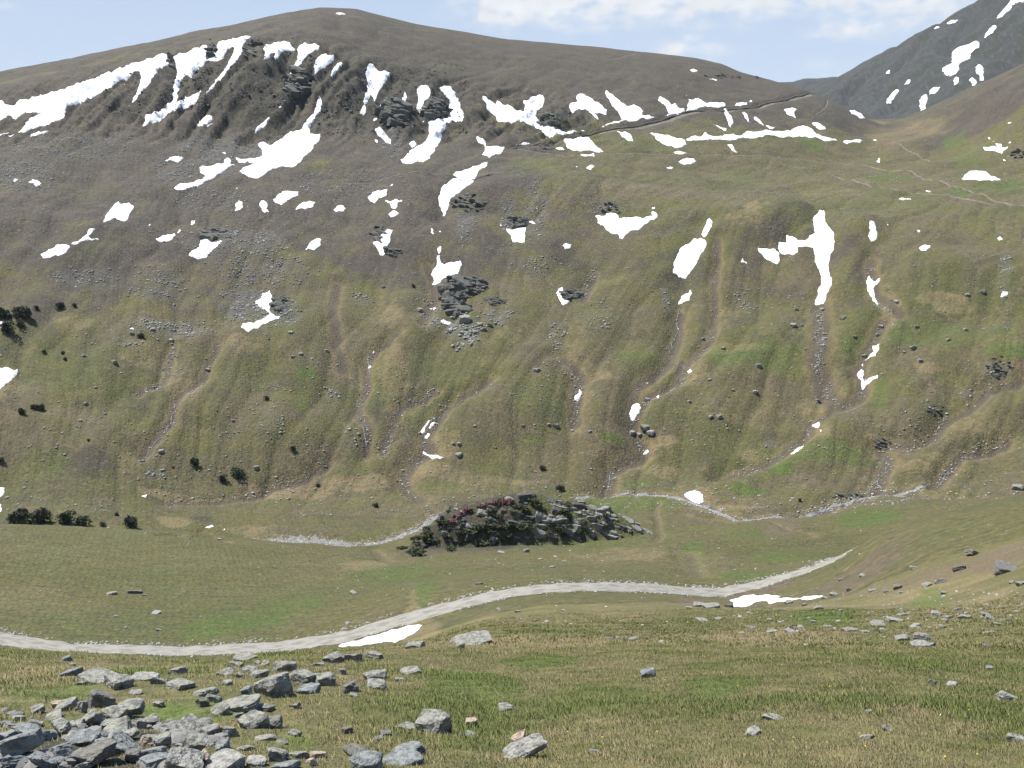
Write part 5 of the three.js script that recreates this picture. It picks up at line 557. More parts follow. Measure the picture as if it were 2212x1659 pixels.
// sheet, centre, base row, width, height, kind, label
const ROCKS = [
  ['g', 438, 965, 62, 46, 'b'], ['g', 460, 1060, 120, 48, 'b', 'flat blue-grey slab on the grass near the left edge'], ['g', 470, 1000, 40, 25, 'g'], ['g', 640, 1110, 220, 80, 'g', 'low lichen-covered boulder left of centre above the heap'], ['g', 770, 1140, 150, 100, 'g'], ['g', 525, 1120, 60, 32, 'g'], ['g', 950, 1095, 180, 62, 'w'], ['g', 1030, 1112, 120, 46, 'g'], ['g', 1150, 1045, 90, 52, 'g'], ['g', 1170, 1140, 190, 58, 'g'],
  ['g', 650, 1265, 150, 135, 'k', 'dark upright boulder standing at the top of the rock heap'], ['g', 540, 1300, 90, 90, 'b'], ['g', 430, 1290, 150, 80, 'g'], ['g', 370, 1275, 84, 62, 'o', 'rust-tinged stone at the upper edge of the rock heap'], ['g', 600, 1392, 150, 110, 'g'], ['g', 745, 1350, 165, 92, 'g'], ['g', 870, 1335, 160, 80, 'g'], ['g', 840, 1255, 150, 34, 'g'], ['g', 1030, 1262, 72, 42, 'g'], ['g', 990, 1365, 140, 42, 'g'], ['g', 880, 1185, 80, 30, 'g'],
  ['g', 1330, 1195, 170, 58, 'g'], ['g', 1318, 1262, 80, 72, 'k'], ['g', 1390, 1232, 92, 60, 'g'], ['g', 1460, 1062, 100, 50, 'g'], ['g', 1555, 1072, 50, 50, 'g'], ['g', 1475, 1122, 62, 46, 'g'], ['g', 1600, 1182, 76, 66, 'b'], ['g', 1530, 1012, 92, 62, 'g'], ['g', 1590, 962, 130, 50, 'g'], ['g', 1620, 1040, 100, 50, 'g'], ['g', 1680, 1072, 110, 60, 'g'],
  ['g', 1840, 1040, 150, 110, 'g'], ['g', 1780, 1195, 230, 180, 'g', 'big rounded speckled boulder, largest of the cluster below the road'], ['g', 1965, 1112, 160, 120, 'g'], ['g', 2000, 1180, 130, 84, 'b'], ['g', 2100, 1125, 160, 112, 'g'], ['g', 1720, 1002, 62, 46, 'g'], ['g', 1670, 990, 42, 36, 'g'], ['g', 2160, 978, 112, 92, 'g'], ['g', 2060, 1000, 92, 32, 'g'],
  ['g', 1550, 1292, 280, 80, 'g', 'long flat slab with a dark shadowed underside in the grass'], ['g', 1430, 1312, 120, 52, 'g'], ['g', 1710, 1292, 120, 52, 'g'], ['g', 1640, 1402, 150, 120, 'g'], ['g', 1755, 1398, 150, 82, 'k'], ['g', 1230, 1432, 200, 72, 'g'], ['g', 1365, 1455, 140, 92, 'g'], ['g', 1480, 1455, 120, 82, 'g'], ['g', 1445, 1542, 100, 80, 'b'], ['g', 1540, 1332, 80, 32, 'k'], ['g', 1720, 1482, 130, 42, 'g'], ['g', 1910, 1452, 72, 42, 'g'], ['g', 1910, 1267, 72, 32, 'g'], ['g', 1590, 1546, 100, 32, 'g'], ['g', 1830, 1502, 80, 22, 'k'],
  ['g', 1800, 1612, 130, 100, 'g'], ['g', 1930, 1592, 130, 52, 'g'], ['g', 2060, 1592, 110, 52, 'o'], ['g', 1660, 1650, 130, 64, 'w'], ['g', 2015, 1642, 72, 60, 'o'], ['g', 1850, 1678, 160, 54, 'b'],
  ['g', 300, 1482, 170, 90, 'b'], ['g', 405, 1455, 150, 92, 'g'], ['g', 445, 1422, 110, 62, 'g'], ['g', 180, 1465, 150, 62, 'b'], ['g', 560, 1515, 200, 112, 'b', 'thick blue-grey slab with a dark front face in the rock heap'], ['g', 760, 1445, 210, 100, 'g'], ['g', 700, 1402, 130, 62, 'g'], ['g', 820, 1545, 280, 112, 'b', 'broad rust-spotted slab in the middle of the rock heap'], ['g', 720, 1585, 250, 92, 'b'], ['g', 925, 1442, 100, 62, 'g'], ['g', 955, 1512, 72, 52, 'o'], ['g', 1060, 1525, 140, 110, 'g'], ['g', 1060, 1435, 92, 52, 'g'], ['g', 1260, 1605, 160, 140, 'g'], ['g', 1180, 1562, 120, 82, 'g'],
  ['g', 620, 1640, 340, 110, 'k', 'long dark-fronted slab at the bottom of the rock heap'], ['g', 385, 1605, 170, 150, 'b'], ['g', 150, 1610, 300, 160, 'b', 'largest blue-grey block in the lower left corner'], ['g', 60, 1525, 140, 74, 'b'], ['g', 40, 1660, 200, 92, 'b'], ['g', 300, 1672, 200, 66, 'b'], ['g', 860, 1625, 120, 92, 'k'], ['g', 1000, 1652, 220, 82, 'b'], ['g', 1190, 1690, 280, 125, 'w', 'smooth pale boulder at the bottom edge right of the heap'], ['g', 1000, 1595, 180, 62, 'b'], ['g', 1450, 1695, 240, 84, 'w'], ['g', 560, 1690, 150, 54, 'b'], ['g', 1330, 1645, 92, 62, 'o'], ['g', 250, 1305, 100, 52, 'g'], ['g', 350, 1345, 120, 52, 'g'], ['g', 230, 1395, 120, 46, 'g'], ['g', 120, 1350, 90, 30, 'w'], ['g', 60, 1395, 110, 34, 'g'], ['g', 510, 1400, 100, 60, 'g'], ['g', 640, 1470, 120, 60, 'b'], ['g', 1120, 1650, 110, 60, 'b'], ['g', 490, 1470, 110, 50, 'g'], ['g', 860, 1480, 120, 50, 'g'],
  ['h', 860, 862, 260, 90, 'g', 'layered grey outcrop block alone on the straw grass below the snowbank'], ['h', 770, 884, 64, 50, 'g'], ['h', 480, 882, 120, 50, 'g', 'pale low stone just below the roadside snowbank'], ['h', 60, 965, 150, 64, 'g', 'flat grey slab with a black shadow under its edge'], ['h', 220, 955, 120, 72, 'g'], ['h', 5, 1055, 46, 62, 'g'], ['h', 225, 1085, 150, 72, 'g', 'pale knobbly stone left of the straw grass clearing'], ['h', 230, 1145, 130, 62, 'g', 'yellow-lichened stone below the pale knobbly one'], ['h', 450, 1055, 130, 60, 'g'], ['h', 375, 1098, 60, 36, 'g'], ['h', 60, 1170, 112, 92, 'k', 'dark brown overhanging stone right of the boulder cluster'], ['h', 80, 1198, 62, 32, 'g'],
  ['h', 585, 1430, 210, 172, 'g', 'upright pointed grey slab standing in the grass'], ['h', 440, 1412, 120, 42, 'g', 'low flat stone at the left foot of the upright slab'], ['h', 650, 1405, 82, 72, 'k', 'dark stone at the right foot of the upright slab'], ['h', 840, 1382, 82, 62, 'o', 'white and orange blotched stone right of the upright slab'], ['h', 1065, 1287, 100, 36, 'g', 'small flat grey stone alone on the green grass in the centre'], ['h', 830, 1452, 62, 32, 'b'], ['h', 1148, 1478, 100, 86, 'o', 'brownish pointed stone behind the pale tilted slab'], ['h', 1190, 1594, 270, 190, 'w', 'long pale tilted slab streaked blue in the lower centre grass'], ['h', 1270, 1568, 62, 32, 'w'], ['h', 1985, 1074, 104, 82, 'b', 'teal block alone on the grass at the right of centre'], ['h', 285, 1447, 72, 38, 'k'], ['h', 240, 1482, 72, 36, 'k'], ['h', 120, 1595, 200, 66, 'k', 'dark flat slab near the bottom edge'], ['h', 430, 1564, 240, 72, 'b', 'grey elongated stone between the dark slab and the centre'], ['h', 165, 1665, 200, 110, 'b', 'blue-grey slab cut by the bottom edge below the dark slab'], ['h', 380, 1640, 230, 56, 'b', 'thin flat blue-grey slab at the bottom edge'], ['h', 1640, 1568, 62, 42, 'w', 'small white stone in the grass near the bottom right of centre'], ['h', 40, 1434, 72, 52, 'k'],
  ['h', 1170, 697, 36, 16, 'w'], ['h', 1330, 717, 36, 16, 'w'], ['h', 1440, 642, 32, 14, 'w'], ['h', 1740, 824, 52, 14, 'w'], ['h', 1890, 834, 60, 30, 'g'], ['h', 1260, 707, 26, 15, 'g'], ['h', 1415, 747, 26, 15, 'g'], ['h', 1145, 650, 36, 20, 'g'], ['h', 1020, 634, 30, 14, 'g'], ['h', 1810, 755, 26, 14, 'g'], ['h', 1810, 712, 24, 14, 'w'], ['h', 1720, 772, 30, 12, 'g'],
  ['i', 130, 707, 96, 22, 'w'], ['i', 230, 697, 60, 18, 'g'], ['i', 565, 707, 46, 30, 'g'], ['i', 450, 758, 96, 32, 'g'], ['i', 385, 788, 52, 18, 'g'], ['i', 700, 758, 42, 28, 'b', 'small teal stone on the pale slab right of the snowbank'], ['i', 700, 783, 92, 26, 'w'], ['i', 575, 783, 82, 26, 'g'], ['i', 850, 718, 42, 26, 'g'], ['i', 880, 634, 72, 42, 'g'], ['i', 790, 608, 42, 26, 'g'], ['i', 690, 593, 62, 32, 'g'], ['i', 1030, 643, 32, 20, 'g'], ['i', 1000, 637, 32, 14, 'g'], ['i', 940, 748, 72, 20, 'g'], ['i', 1080, 773, 92, 30, 'g'], ['i', 1180, 783, 72, 26, 'g'], ['i', 1260, 738, 102, 32, 'g'], ['i', 1370, 714, 132, 46, 'w'], ['i', 1420, 674, 72, 26, 'g'], ['i', 1510, 743, 72, 32, 'w'], ['i', 1680, 753, 56, 36, 'g'], ['i', 1640, 674, 72, 50, 'w'], ['i', 1720, 693, 62, 36, 'g'], ['i', 1830, 694, 82, 42, 'g'], ['i', 1780, 638, 62, 26, 'k'], ['i', 1990, 704, 72, 46, 'g'], ['i', 2090, 714, 82, 36, 'k'], ['i', 2040, 733, 62, 26, 'g'], ['i', 1970, 674, 62, 26, 'g'],
  ['i', 1540, 834, 94, 72, 'g', 'round layered boulder on the right-hand slope casting a dark shadow'], ['i', 1420, 834, 92, 42, 'g', 'oblong stone just left of the round layered boulder'], ['i', 1535, 874, 122, 46, 'w', 'pale flat stone in front of the round layered boulder'], ['i', 1602, 874, 62, 36, 'b', 'teal chip at the right foot of the round layered boulder'], ['i', 1460, 797, 42, 26, 'g'], ['i', 1980, 787, 92, 14, 'g'], ['i', 1970, 878, 52, 22, 'k'], ['i', 1985, 1028, 42, 46, 'b', 'small teal stone alone near the right edge'], ['i', 1620, 1124, 44, 52, 'k', 'small black stone on the right-hand grass'], ['i', 1740, 1128, 82, 26, 'w', 'white flat stone right of the small black stone'], ['i', 2095, 1220, 112, 62, 'w', 'white striped slab at the right edge'], ['i', 590, 1348, 112, 36, 'g', 'low grey stone in the lower right grass above the capped one'], ['i', 460, 1448, 112, 62, 'w', 'pale stone with a dark cap in the lower right grass'], ['i', 1330, 1423, 72, 36, 'g'], ['i', 1190, 1468, 82, 28, 'w'], ['i', 1205, 1303, 42, 26, 'b'], ['i', 2165, 1494, 100, 60, 'g', 'blue-grey slab at the right edge near the bottom'],
  ['i', 1692, 532, 42, 30, 'b'], ['i', 2095, 394, 165, 84, 'k', 'big layered boulder on the brown bank at the right edge'], ['i', 2190, 474, 82, 36, 'g'], ['i', 2130, 463, 42, 26, 'g'], ['i', 1500, 368, 72, 26, 'g'], ['i', 1580, 484, 72, 36, 'g'], ['i', 1670, 459, 82, 40, 'g'], ['i', 1390, 499, 62, 40, 'k'], ['i', 1165, 418, 52, 20, 'g'], ['i', 1020, 443, 32, 16, 'g'], ['i', 1880, 280, 100, 40, 'g'], ['i', 1790, 378, 92, 32, 'k'], ['i', 190, 622, 130, 44, 'g'], ['i', 110, 612, 100, 36, 'g'], ['i', 298, 618, 62, 42, 'k'], ['i', 40, 623, 52, 16, 'w'], ['i', 1080, 512, 60, 24, 'g'], ['i', 980, 540, 60, 30, 'g'], ['i', 1230, 512, 60, 22, 'g'], ['i', 1320, 520, 50, 20, 'g'], ['i', 1410, 528, 50, 18, 'g'], ['i', 920, 560, 50, 16, 'g'],
  ['g', 875, 528, 90, 26, 'k', 'low dark rock pair in the middle of the left meadow'], ['g', 725, 536, 70, 20, 'g'], ['g', 935, 542, 32, 12, 'g'], ['g', 1030, 772, 38, 20, 'g'], ['g', 815, 752, 22, 12, 'w'], ['g', 1420, 180, 30, 10, 'w'], ['g', 1230, 176, 18, 8, 'w'], ['g', 375, 727, 20, 8, 'w'], ['g', 385, 514, 14, 8, 'w'], ['g', 752, 680, 30, 12, 'g'], ['g', 1010, 660, 60, 14, 'w'], ['h', 80, 528, 52, 18, 'w'], ['h', 1200, 262, 40, 36, 'g'], ['h', 1035, 266, 50, 16, 'w'], ['h', 1445, 324, 34, 12, 'w'], ['h', 1290, 308, 30, 10, 'w'], ['h', 1365, 360, 40, 14, 'g'], ['h', 1385, 292, 30, 10, 'w'], ['h', 40, 728, 36, 18, 'g'], ['h', 20, 764, 40, 14, 'g'], ['h', 890, 470, 60, 22, 'g'],
];
const clusterOf = (t, x, y) => t === 'g' ? (y > 1280 && x < 1400 ? 'stones of the lower left rock heap' : y < 800 ? 'stones on the left meadow beyond the road' : x < 1300 ? 'stones scattered above the rock heap' : y < 1200 ? 'stones of the boulder cluster below the road' : 'stones in the grass right of the heap') : t === 'h' ? (y < 530 ? 'stones on the meadow beyond the road' : y < 850 ? 'pale stones on the slope inside the road bend' : 'stones in the central foreground grass') : (y < 560 ? 'stones on the brown bank at the right' : y < 800 ? 'stones of the stony band on the right slope' : 'stones in the lower right grass');
{
  const anon = ROCKS.filter((r) => !r[6]).map((r) => ({ u: sheet[r[0]](r[1], r[2])[0], key: 'plain ' + clusterOf(r[0], r[1], r[2]), r })); ordinals(anon); const names = new Map(anon.map((e) => [e.r, e.label]));
  ROCKS.forEach((row, k) => {
    const [t, x, y, w, h, kind, label] = row, r = rng(4000 + k), [px, py] = sheet[t](x, Math.min(y, 1672)), p = land(px, py, 3); if (!p) return;
    const m = p.d / FOC / 3 * (t === 'i' && y < 800 ? 0.78 : 0.9), heap = t === 'g' && y > 1280 && x < 1400 ? 0.8 : 1, W = w * m * heap, H = /tilted slab/.test(label ?? '') ? W * 0.26 : Math.max(h * m * 0.95, W * 0.18) * heap, D = W * (/tilted slab/.test(label ?? '') ? 0.5 : 0.62 + 0.35 * r()), big = w * 0.154 > 12, thin = /tilted slab/.test(label ?? '');
    const g = rockGeo(700 + k, W, H, D, big ? 7 : w * 0.154 > 6 ? 3 : 2, Math.max(0.5, W), H / W < 0.4 ? 0.25 : 0.9, 0.07), o = new THREE.Mesh(g, STONE[kind]);
    const back = D * 0.35 / p.r; o.position.set(p.x * (1 + back), 0, p.z * (1 + back)); o.position.y = heightAt(o.position.x, o.position.z) + H * 0.22;
    o.rotation.set((r() - 0.5) * 0.6 - 0.1, (r() - 0.5) * 1.6, (r() - 0.5) * (H / W > 0.6 ? 0.5 : 0.55)); if (heap < 1) { o.position.y += 0.09 * r() * r(); o.rotation.x -= 0.5 * (r() - 0.6); o.rotation.z += 0.7 * (r() - 0.5); }
    if (/tilted slab/.test(label ?? '')) { o.scale.set(1.12, 1, 1); o.rotation.set(0.5, 0.15, 0.6); o.position.y += H * 0.55; }
    add(o, label && /slab/.test(label) ? 'slab' : 'rock', label ?? names.get(row), w > 90 ? 'rock' : 'stone', clusterOf(t, x, y));
  });
}
// boulders lying singly on the mountain face
const BOULDERS = { e: [800, 420, 80, 900, 450, 40, 870, 500, 40, 840, 575, 30, 510, 355, 40, 1265, 745, 45, 760, 1220, 28, 725, 1220, 24, 760, 1295, 50, 1390, 1105, 40, 1345, 1095, 25, 1175, 1103, 22, 865, 1103, 20, 1610, 1140, 25, 1495, 1135, 22, 1885, 1150, 40, 1930, 1160, 30, 1970, 1120, 60, 2010, 1150, 50, 1985, 935, 35, 1000, 1243, 15, 275, 205, 30, 920, 480, 36, 780, 500, 32, 960, 450, 30, 1000, 440, 28], f: [735, 350, 28, 905, 350, 28, 1040, 405, 40, 715, 455, 40, 770, 450, 20, 1285, 460, 30, 1115, 525, 25, 920, 540, 25, 1265, 515, 28, 1515, 460, 28, 1830, 480, 25, 1720, 545, 24, 1535, 680, 32, 1490, 600, 40, 1435, 625, 20, 1180, 650, 30, 1385, 300, 30, 1945, 235, 35, 1845, 255, 25, 470, 885, 35, 325, 870, 20, 300, 915, 18, 175, 805, 25, 875, 940, 30, 490, 715, 40, 235, 1045, 40, 180, 1045, 30, 40, 945, 25, 130, 540, 25, 2170, 1510, 60, 265, 600, 25], d: [1110, 550, 30, 1900, 655, 28, 1950, 638, 25, 2115, 615, 25, 1345, 740, 28, 925, 1335, 30, 1045, 1270, 35, 1510, 1070, 25, 1660, 1375, 35, 740, 690, 35, 540, 650, 25, 620, 855, 20, 555, 960, 25, 520, 1070, 20, 680, 1025, 18, 1885, 500, 30, 855, 505, 30, 990, 480, 30] };
{
  const V = [0, 1, 2, 3, 4].map((k) => rockGeo(60 + k, 1, 0.8, 0.85, 2, 0.8, 0.9, 0.08)), list = [];
  for (const t in BOULDERS) { const q = BOULDERS[t]; for (let k = 0; k < q.length; k += 3) list.push({ t, x: q[k], y: q[k + 1], w: q[k + 2], u: sheet[t](q[k], 0)[0], key: 'single boulders on the ' + REGION[t] }); }
  ordinals(list); list.forEach((b, k) => { const p = land(...sheet[b.t](b.x, b.y), 240); if (!p) return; const s = b.w * p.d / FOC / 3, o = new THREE.Mesh(V[k % 5], k % 3 ? STONE.g : STONE.w); o.position.set(p.x, p.y + s * 0.12, p.z); o.scale.set(s, s * 0.8, s); o.rotation.y = k * 1.7; add(o, 'boulder', b.label, 'boulder', b.key); });
}

// ---------------------------------------------------------------- outcrops and crags: blocks standing out of the slope
const OUTCROPS = [ // sheet, x, y, half width, half height, blocks, block size in sheet units, label
  ['e', 745, 270, 75, 130, 46, 62, 'big dark rock outcrop standing out of the middle of the face', 1.3], ['e', 860, 190, 60, 50, 16, 50, 'shoulder of dark rock right of the big outcrop', 0.8], ['e', 1495, 248, 62, 34, 16, 40, 'small round dark crag beside the crescent of snow', 0.8], ['e', 1010, 290, 60, 30, 10, 40, 'low dark rock ribs right of the big outcrop', 0.6],
  ['a', 1400, 1510, 85, 45, 16, 50, 'grey crag above the boot-shaped snow patch', 0.7], ['b', 330, 735, 85, 80, 28, 64, 'dark buttress below the tooth-shaped snow', 1.1], ['b', 615, 705, 75, 55, 20, 56, 'dark crag inside the hooked snowfield', 1], ['b', 1340, 780, 55, 50, 14, 50, 'dark crag right of the winged snowdrift', 0.8], ['b', 1140, 1440, 70, 38, 14, 46, 'small dark crag above the bib-shaped snow patch', 0.8], ['b', 840, 1320, 110, 60, 18, 44, 'band of low crags right of the long curved snow tongue', 0.6], ['b', 245, 1510, 42, 50, 10, 40, 'dark crag left of the pointed snow patch', 0.7], ['b', 340, 1632, 60, 28, 10, 40, 'dark crag below the pointed snow patch', 0.7], ['b', 1740, 1360, 70, 38, 10, 36, 'low crag above the bird-shaped snow patch', 0.6],
  ['a', 1930, 530, 75, 85, 26, 60, 'steep dark crag under the funnel-shaped snow chute', 1], ['a', 1378, 325, 32, 45, 10, 40, 'small crag splitting the forked snowfield at its top', 0.8], ['a', 1110, 390, 20, 40, 6, 34, 'narrow rock rib between the two big snowfields', 0.8], ['d', 1815, 320, 50, 60, 16, 44, 'dark crag right of the two-part ragged snow', 0.7], ['b', 1330, 955, 45, 18, 8, 34, 'dark rock inside the hairpin bend', 0.6], ['a', 1620, 320, 50, 60, 10, 44, 'crag between the forked snowfield and the arched patch', 0.7], ['c', 2180, 1000, 40, 30, 8, 26, 'small rocks at the right edge below the Y-shaped snow', 0.5], ['f', 1300, 1215, 55, 45, 12, 26, 'eroded stony scar above the right-hand cascade', 0.4], ['f', 2060, 720, 80, 70, 14, 28, 'eroded stony hollow near the right edge', 0.4], ['f', 1640, 1000, 60, 50, 10, 26, 'eroded stony scar left of the upper right gully', 0.4], ['f', 1080, 1560, 110, 16, 12, 30, 'rocky undercut bank along the valley stream at the right', 0.5],
  ['c', 250, 495, 120, 16, 12, 26, 'dark rock ledge on the right-hand ridge above the road', 0.4], ['c', 478, 500, 8, 8, 4, 16, 'tiny cairn-like rock on the skyline of the right-hand ridge', 1.2],
];
const CRAG = [0, 1, 2, 3, 4, 5, 6, 7].map((k) => rockGeo(160 + k, 1, 1, 1, 3, 1.2, 1.1, 0.12));
OUTCROPS.forEach(([t, x, y, rx, ry, n, size, label, proud], k) => {
  const r = rng(6000 + k), o = new THREE.Group(), base = land(...sheet[t](x, y + ry * 0.7), 240); if (!base) return; o.position.set(base.x, base.y, base.z);
  for (let q = 0; q < n * 2.2; q++) { let u, v; do { u = r() * 2 - 1; v = r() * 2 - 1; } while (u * u + v * v > 1); const p = land(...sheet[t](x + u * rx, y + v * ry), 240); if (!p || Math.abs(p.r - base.r) > 90) continue; const s = size * (0.3 + 0.75 * r() * r() + 0.1) * p.d / FOC / 3, m = part(o, 'rock_block', CRAG[(q + k) % 8], STONE.c); m.position.set(p.x - base.x, p.y - base.y - s * 0.06 * proud, p.z - base.z - s * 0.2); m.scale.set(s * (1.3 + 1.1 * r()), s * (0.6 + 0.6 * r()) * proud, s * (0.9 + 0.4 * r())); m.rotation.set(0.1 + (r() - 0.5) * 0.3, (r() - 0.5) * 1.6, -0.3 + (r() - 0.5) * 0.6); }
  add(o, 'rock_outcrop', label, 'rock outcrop', 'crags on the mountain face');
});

// ---------------------------------------------------------------- dwarf pines and shrubs
function foliage(seed, n, leaf, flat) { // many small leaf clumps through a dome
  const r = rng(seed), pos = [], v = new THREE.Vector3(), a = new THREE.Vector3(), b = new THREE.Vector3(), lobes = []; for (let k = 0; k < 6; k++) { const t = r() * 6.28, q = 0.32 * Math.sqrt(r()); lobes.push([Math.cos(t) * q, 0.18 + 0.14 * r(), Math.sin(t) * q, 0.2 + 0.12 * r()]); }
  for (let k = 0; k < n; k++) { const L = lobes[k % 6]; v.set(r() - 0.5, r() - 0.4, r() - 0.5).normalize().multiplyScalar(L[3] * (0.55 + 0.5 * r())); v.x += L[0]; v.y = Math.max(0.01, (v.y + L[1]) * flat); v.z += L[2]; a.set(r() - 0.5, r() - 0.2, r() - 0.5).normalize().multiplyScalar(leaf * (0.6 + 0.8 * r())); b.set(r() - 0.5, r() - 0.5, r() - 0.5).normalize().multiplyScalar(leaf * (0.4 + 0.5 * r())); pos.push(v.x - b.x, v.y - b.y, v.z - b.z, v.x + b.x, v.y + b.y, v.z + b.z, v.x + a.x, v.y + a.y, v.z + a.z); }
  const g = new THREE.BufferGeometry(); g.setAttribute('position', new THREE.Float32BufferAttribute(pos, 3)); g.computeVertexNormals(); return g;
}
const leafMat = (r, g, b) => new THREE.MeshStandardMaterial({ color: lin(r, g, b), roughness: 0.9, side: THREE.DoubleSide }), pineMat = leafMat(0.030, 0.042, 0.018), barkMat = new THREE.MeshStandardMaterial({ color: lin(0.06, 0.045, 0.03), roughness: 1 });
const PINE = [0, 1, 2, 3].map((k) => foliage(40 + k, 900, 0.085, 1.15)), STEM = new THREE.CylinderGeometry(0.03, 0.06, 0.35, 6).translate(0, 0.1, 0);
const BUSHES = [['d', 20, 395, 100, 'dark dwarf pine cut by the left edge, highest of the clump'], ['d', 140, 405, 110, 'largest dwarf pine of the clump at the left edge'], ['d', 62, 402, 34], ['d', 235, 345, 38], ['d', 388, 342, 62, 'rounded dwarf pine right of the clump, beside the brown hollow'], ['d', 487, 328, 36], ['d', 130, 460, 64, 'dwarf pine just below the largest one of the clump'], ['d', 45, 500, 100, 'low dwarf pine at the left edge below the small snow patch'], ['d', 912, 530, 46, 'small pointed conifer beside the grey scree'], ['d', 285, 627, 28], ['d', 410, 632, 28], ['d', 425, 675, 28], ['d', 145, 1022, 50, 'dwarf pine left of the joined pair on the lower left slope'], ['d', 222, 994, 48, 'left half of the joined dwarf pine pair'], ['d', 262, 996, 52, 'right half of the joined dwarf pine pair'], ['d', 1725, 930, 42, 'single dwarf pine high on the green left slope'], ['d', 1895, 1258, 46, 'single dwarf pine above the tan gully mouth'], ['d', 1270, 1360, 74, 'round dwarf pine, upper left of the group of three'], ['d', 1540, 1435, 104, 'largest dwarf pine of the group of three'], ['d', 1443, 1464, 68, 'lowest dwarf pine of the group of three'], ['d', 2060, 1492, 30], ['d', 5, 1335, 42], ['d', 575, 1198, 20], ['d', 1125, 1374, 18],
  ['e', 1305, 1385, 46, 'dwarf pine on the slope above the knoll'], ['e', 1418, 1520, 58, 'dwarf pine at the stream bank above the knoll'], ['e', 220, 1625, 42, 'dark bush left of the knoll on the valley side'], ['e', 465, 202, 30], ['f', 755, 1588, 30], ['g', 860, 128, 104, 'large round dwarf pine at the far edge of the left meadow'], ['g', 665, 122, 46, 'small dwarf pine left of the large round one'], ['g', 430, 114, 130, 'spreading dwarf pine in the row behind the left meadow'], ['g', 265, 100, 120, 'dwarf pine mat second from the left behind the meadow'], ['g', 120, 96, 130, 'dwarf pine mat leftmost behind the meadow'], ['g', 545, 122, 100, 'low dwarf pine mat between the spreading and the small one'], ['g', 760, 22, 34]];
{
  const anon = BUSHES.filter((b) => !b[4]).map((b) => ({ u: sheet[b[0]](b[1], 0)[0], key: 'small dwarf pines dotted over the slope', b })); ordinals(anon); const names = new Map(anon.map((e) => [e.b, e.label]));
  const protos = PINE.map((f) => { const o = new THREE.Group(); part(o, 'foliage', f, pineMat); part(o, 'stem', STEM, barkMat); return o; });
  BUSHES.forEach((b, k) => { const [t, x, y, w, label] = b; let p = land(...sheet[t](x, y), 200); if (!p) return; if (t === 'g' && p.r < 235) { p = land(...sheet[t](x, y - 30), 200); const q = 245 / p.r; if (p.r < 240) p = { x: p.x * q, z: p.z * q, y: heightAt(p.x * q, p.z * q), d: p.d * q }; } const s = w * p.d / FOC / 3 * 1.02, o = protos[k % 4].clone(); let y0 = heightAt(p.x, p.z); if (t === 'g') { const need = p.d * sight(...sheet[t](x, y)).tan / Math.hypot(1, sight(...sheet[t](x, y)).tan); y0 = Math.max(y0, Math.min(need, y0 + s * 0.15)); } o.position.set(p.x, y0 - s * 0.03, p.z); o.scale.set(s, s * (0.9 + 0.25 * ((k * 7) % 5) / 5), s); o.rotation.y = k * 2.1; add(o, 'dwarf_pine', label ?? names.get(b), 'shrub', 'dwarf pines on the slopes'); });
}
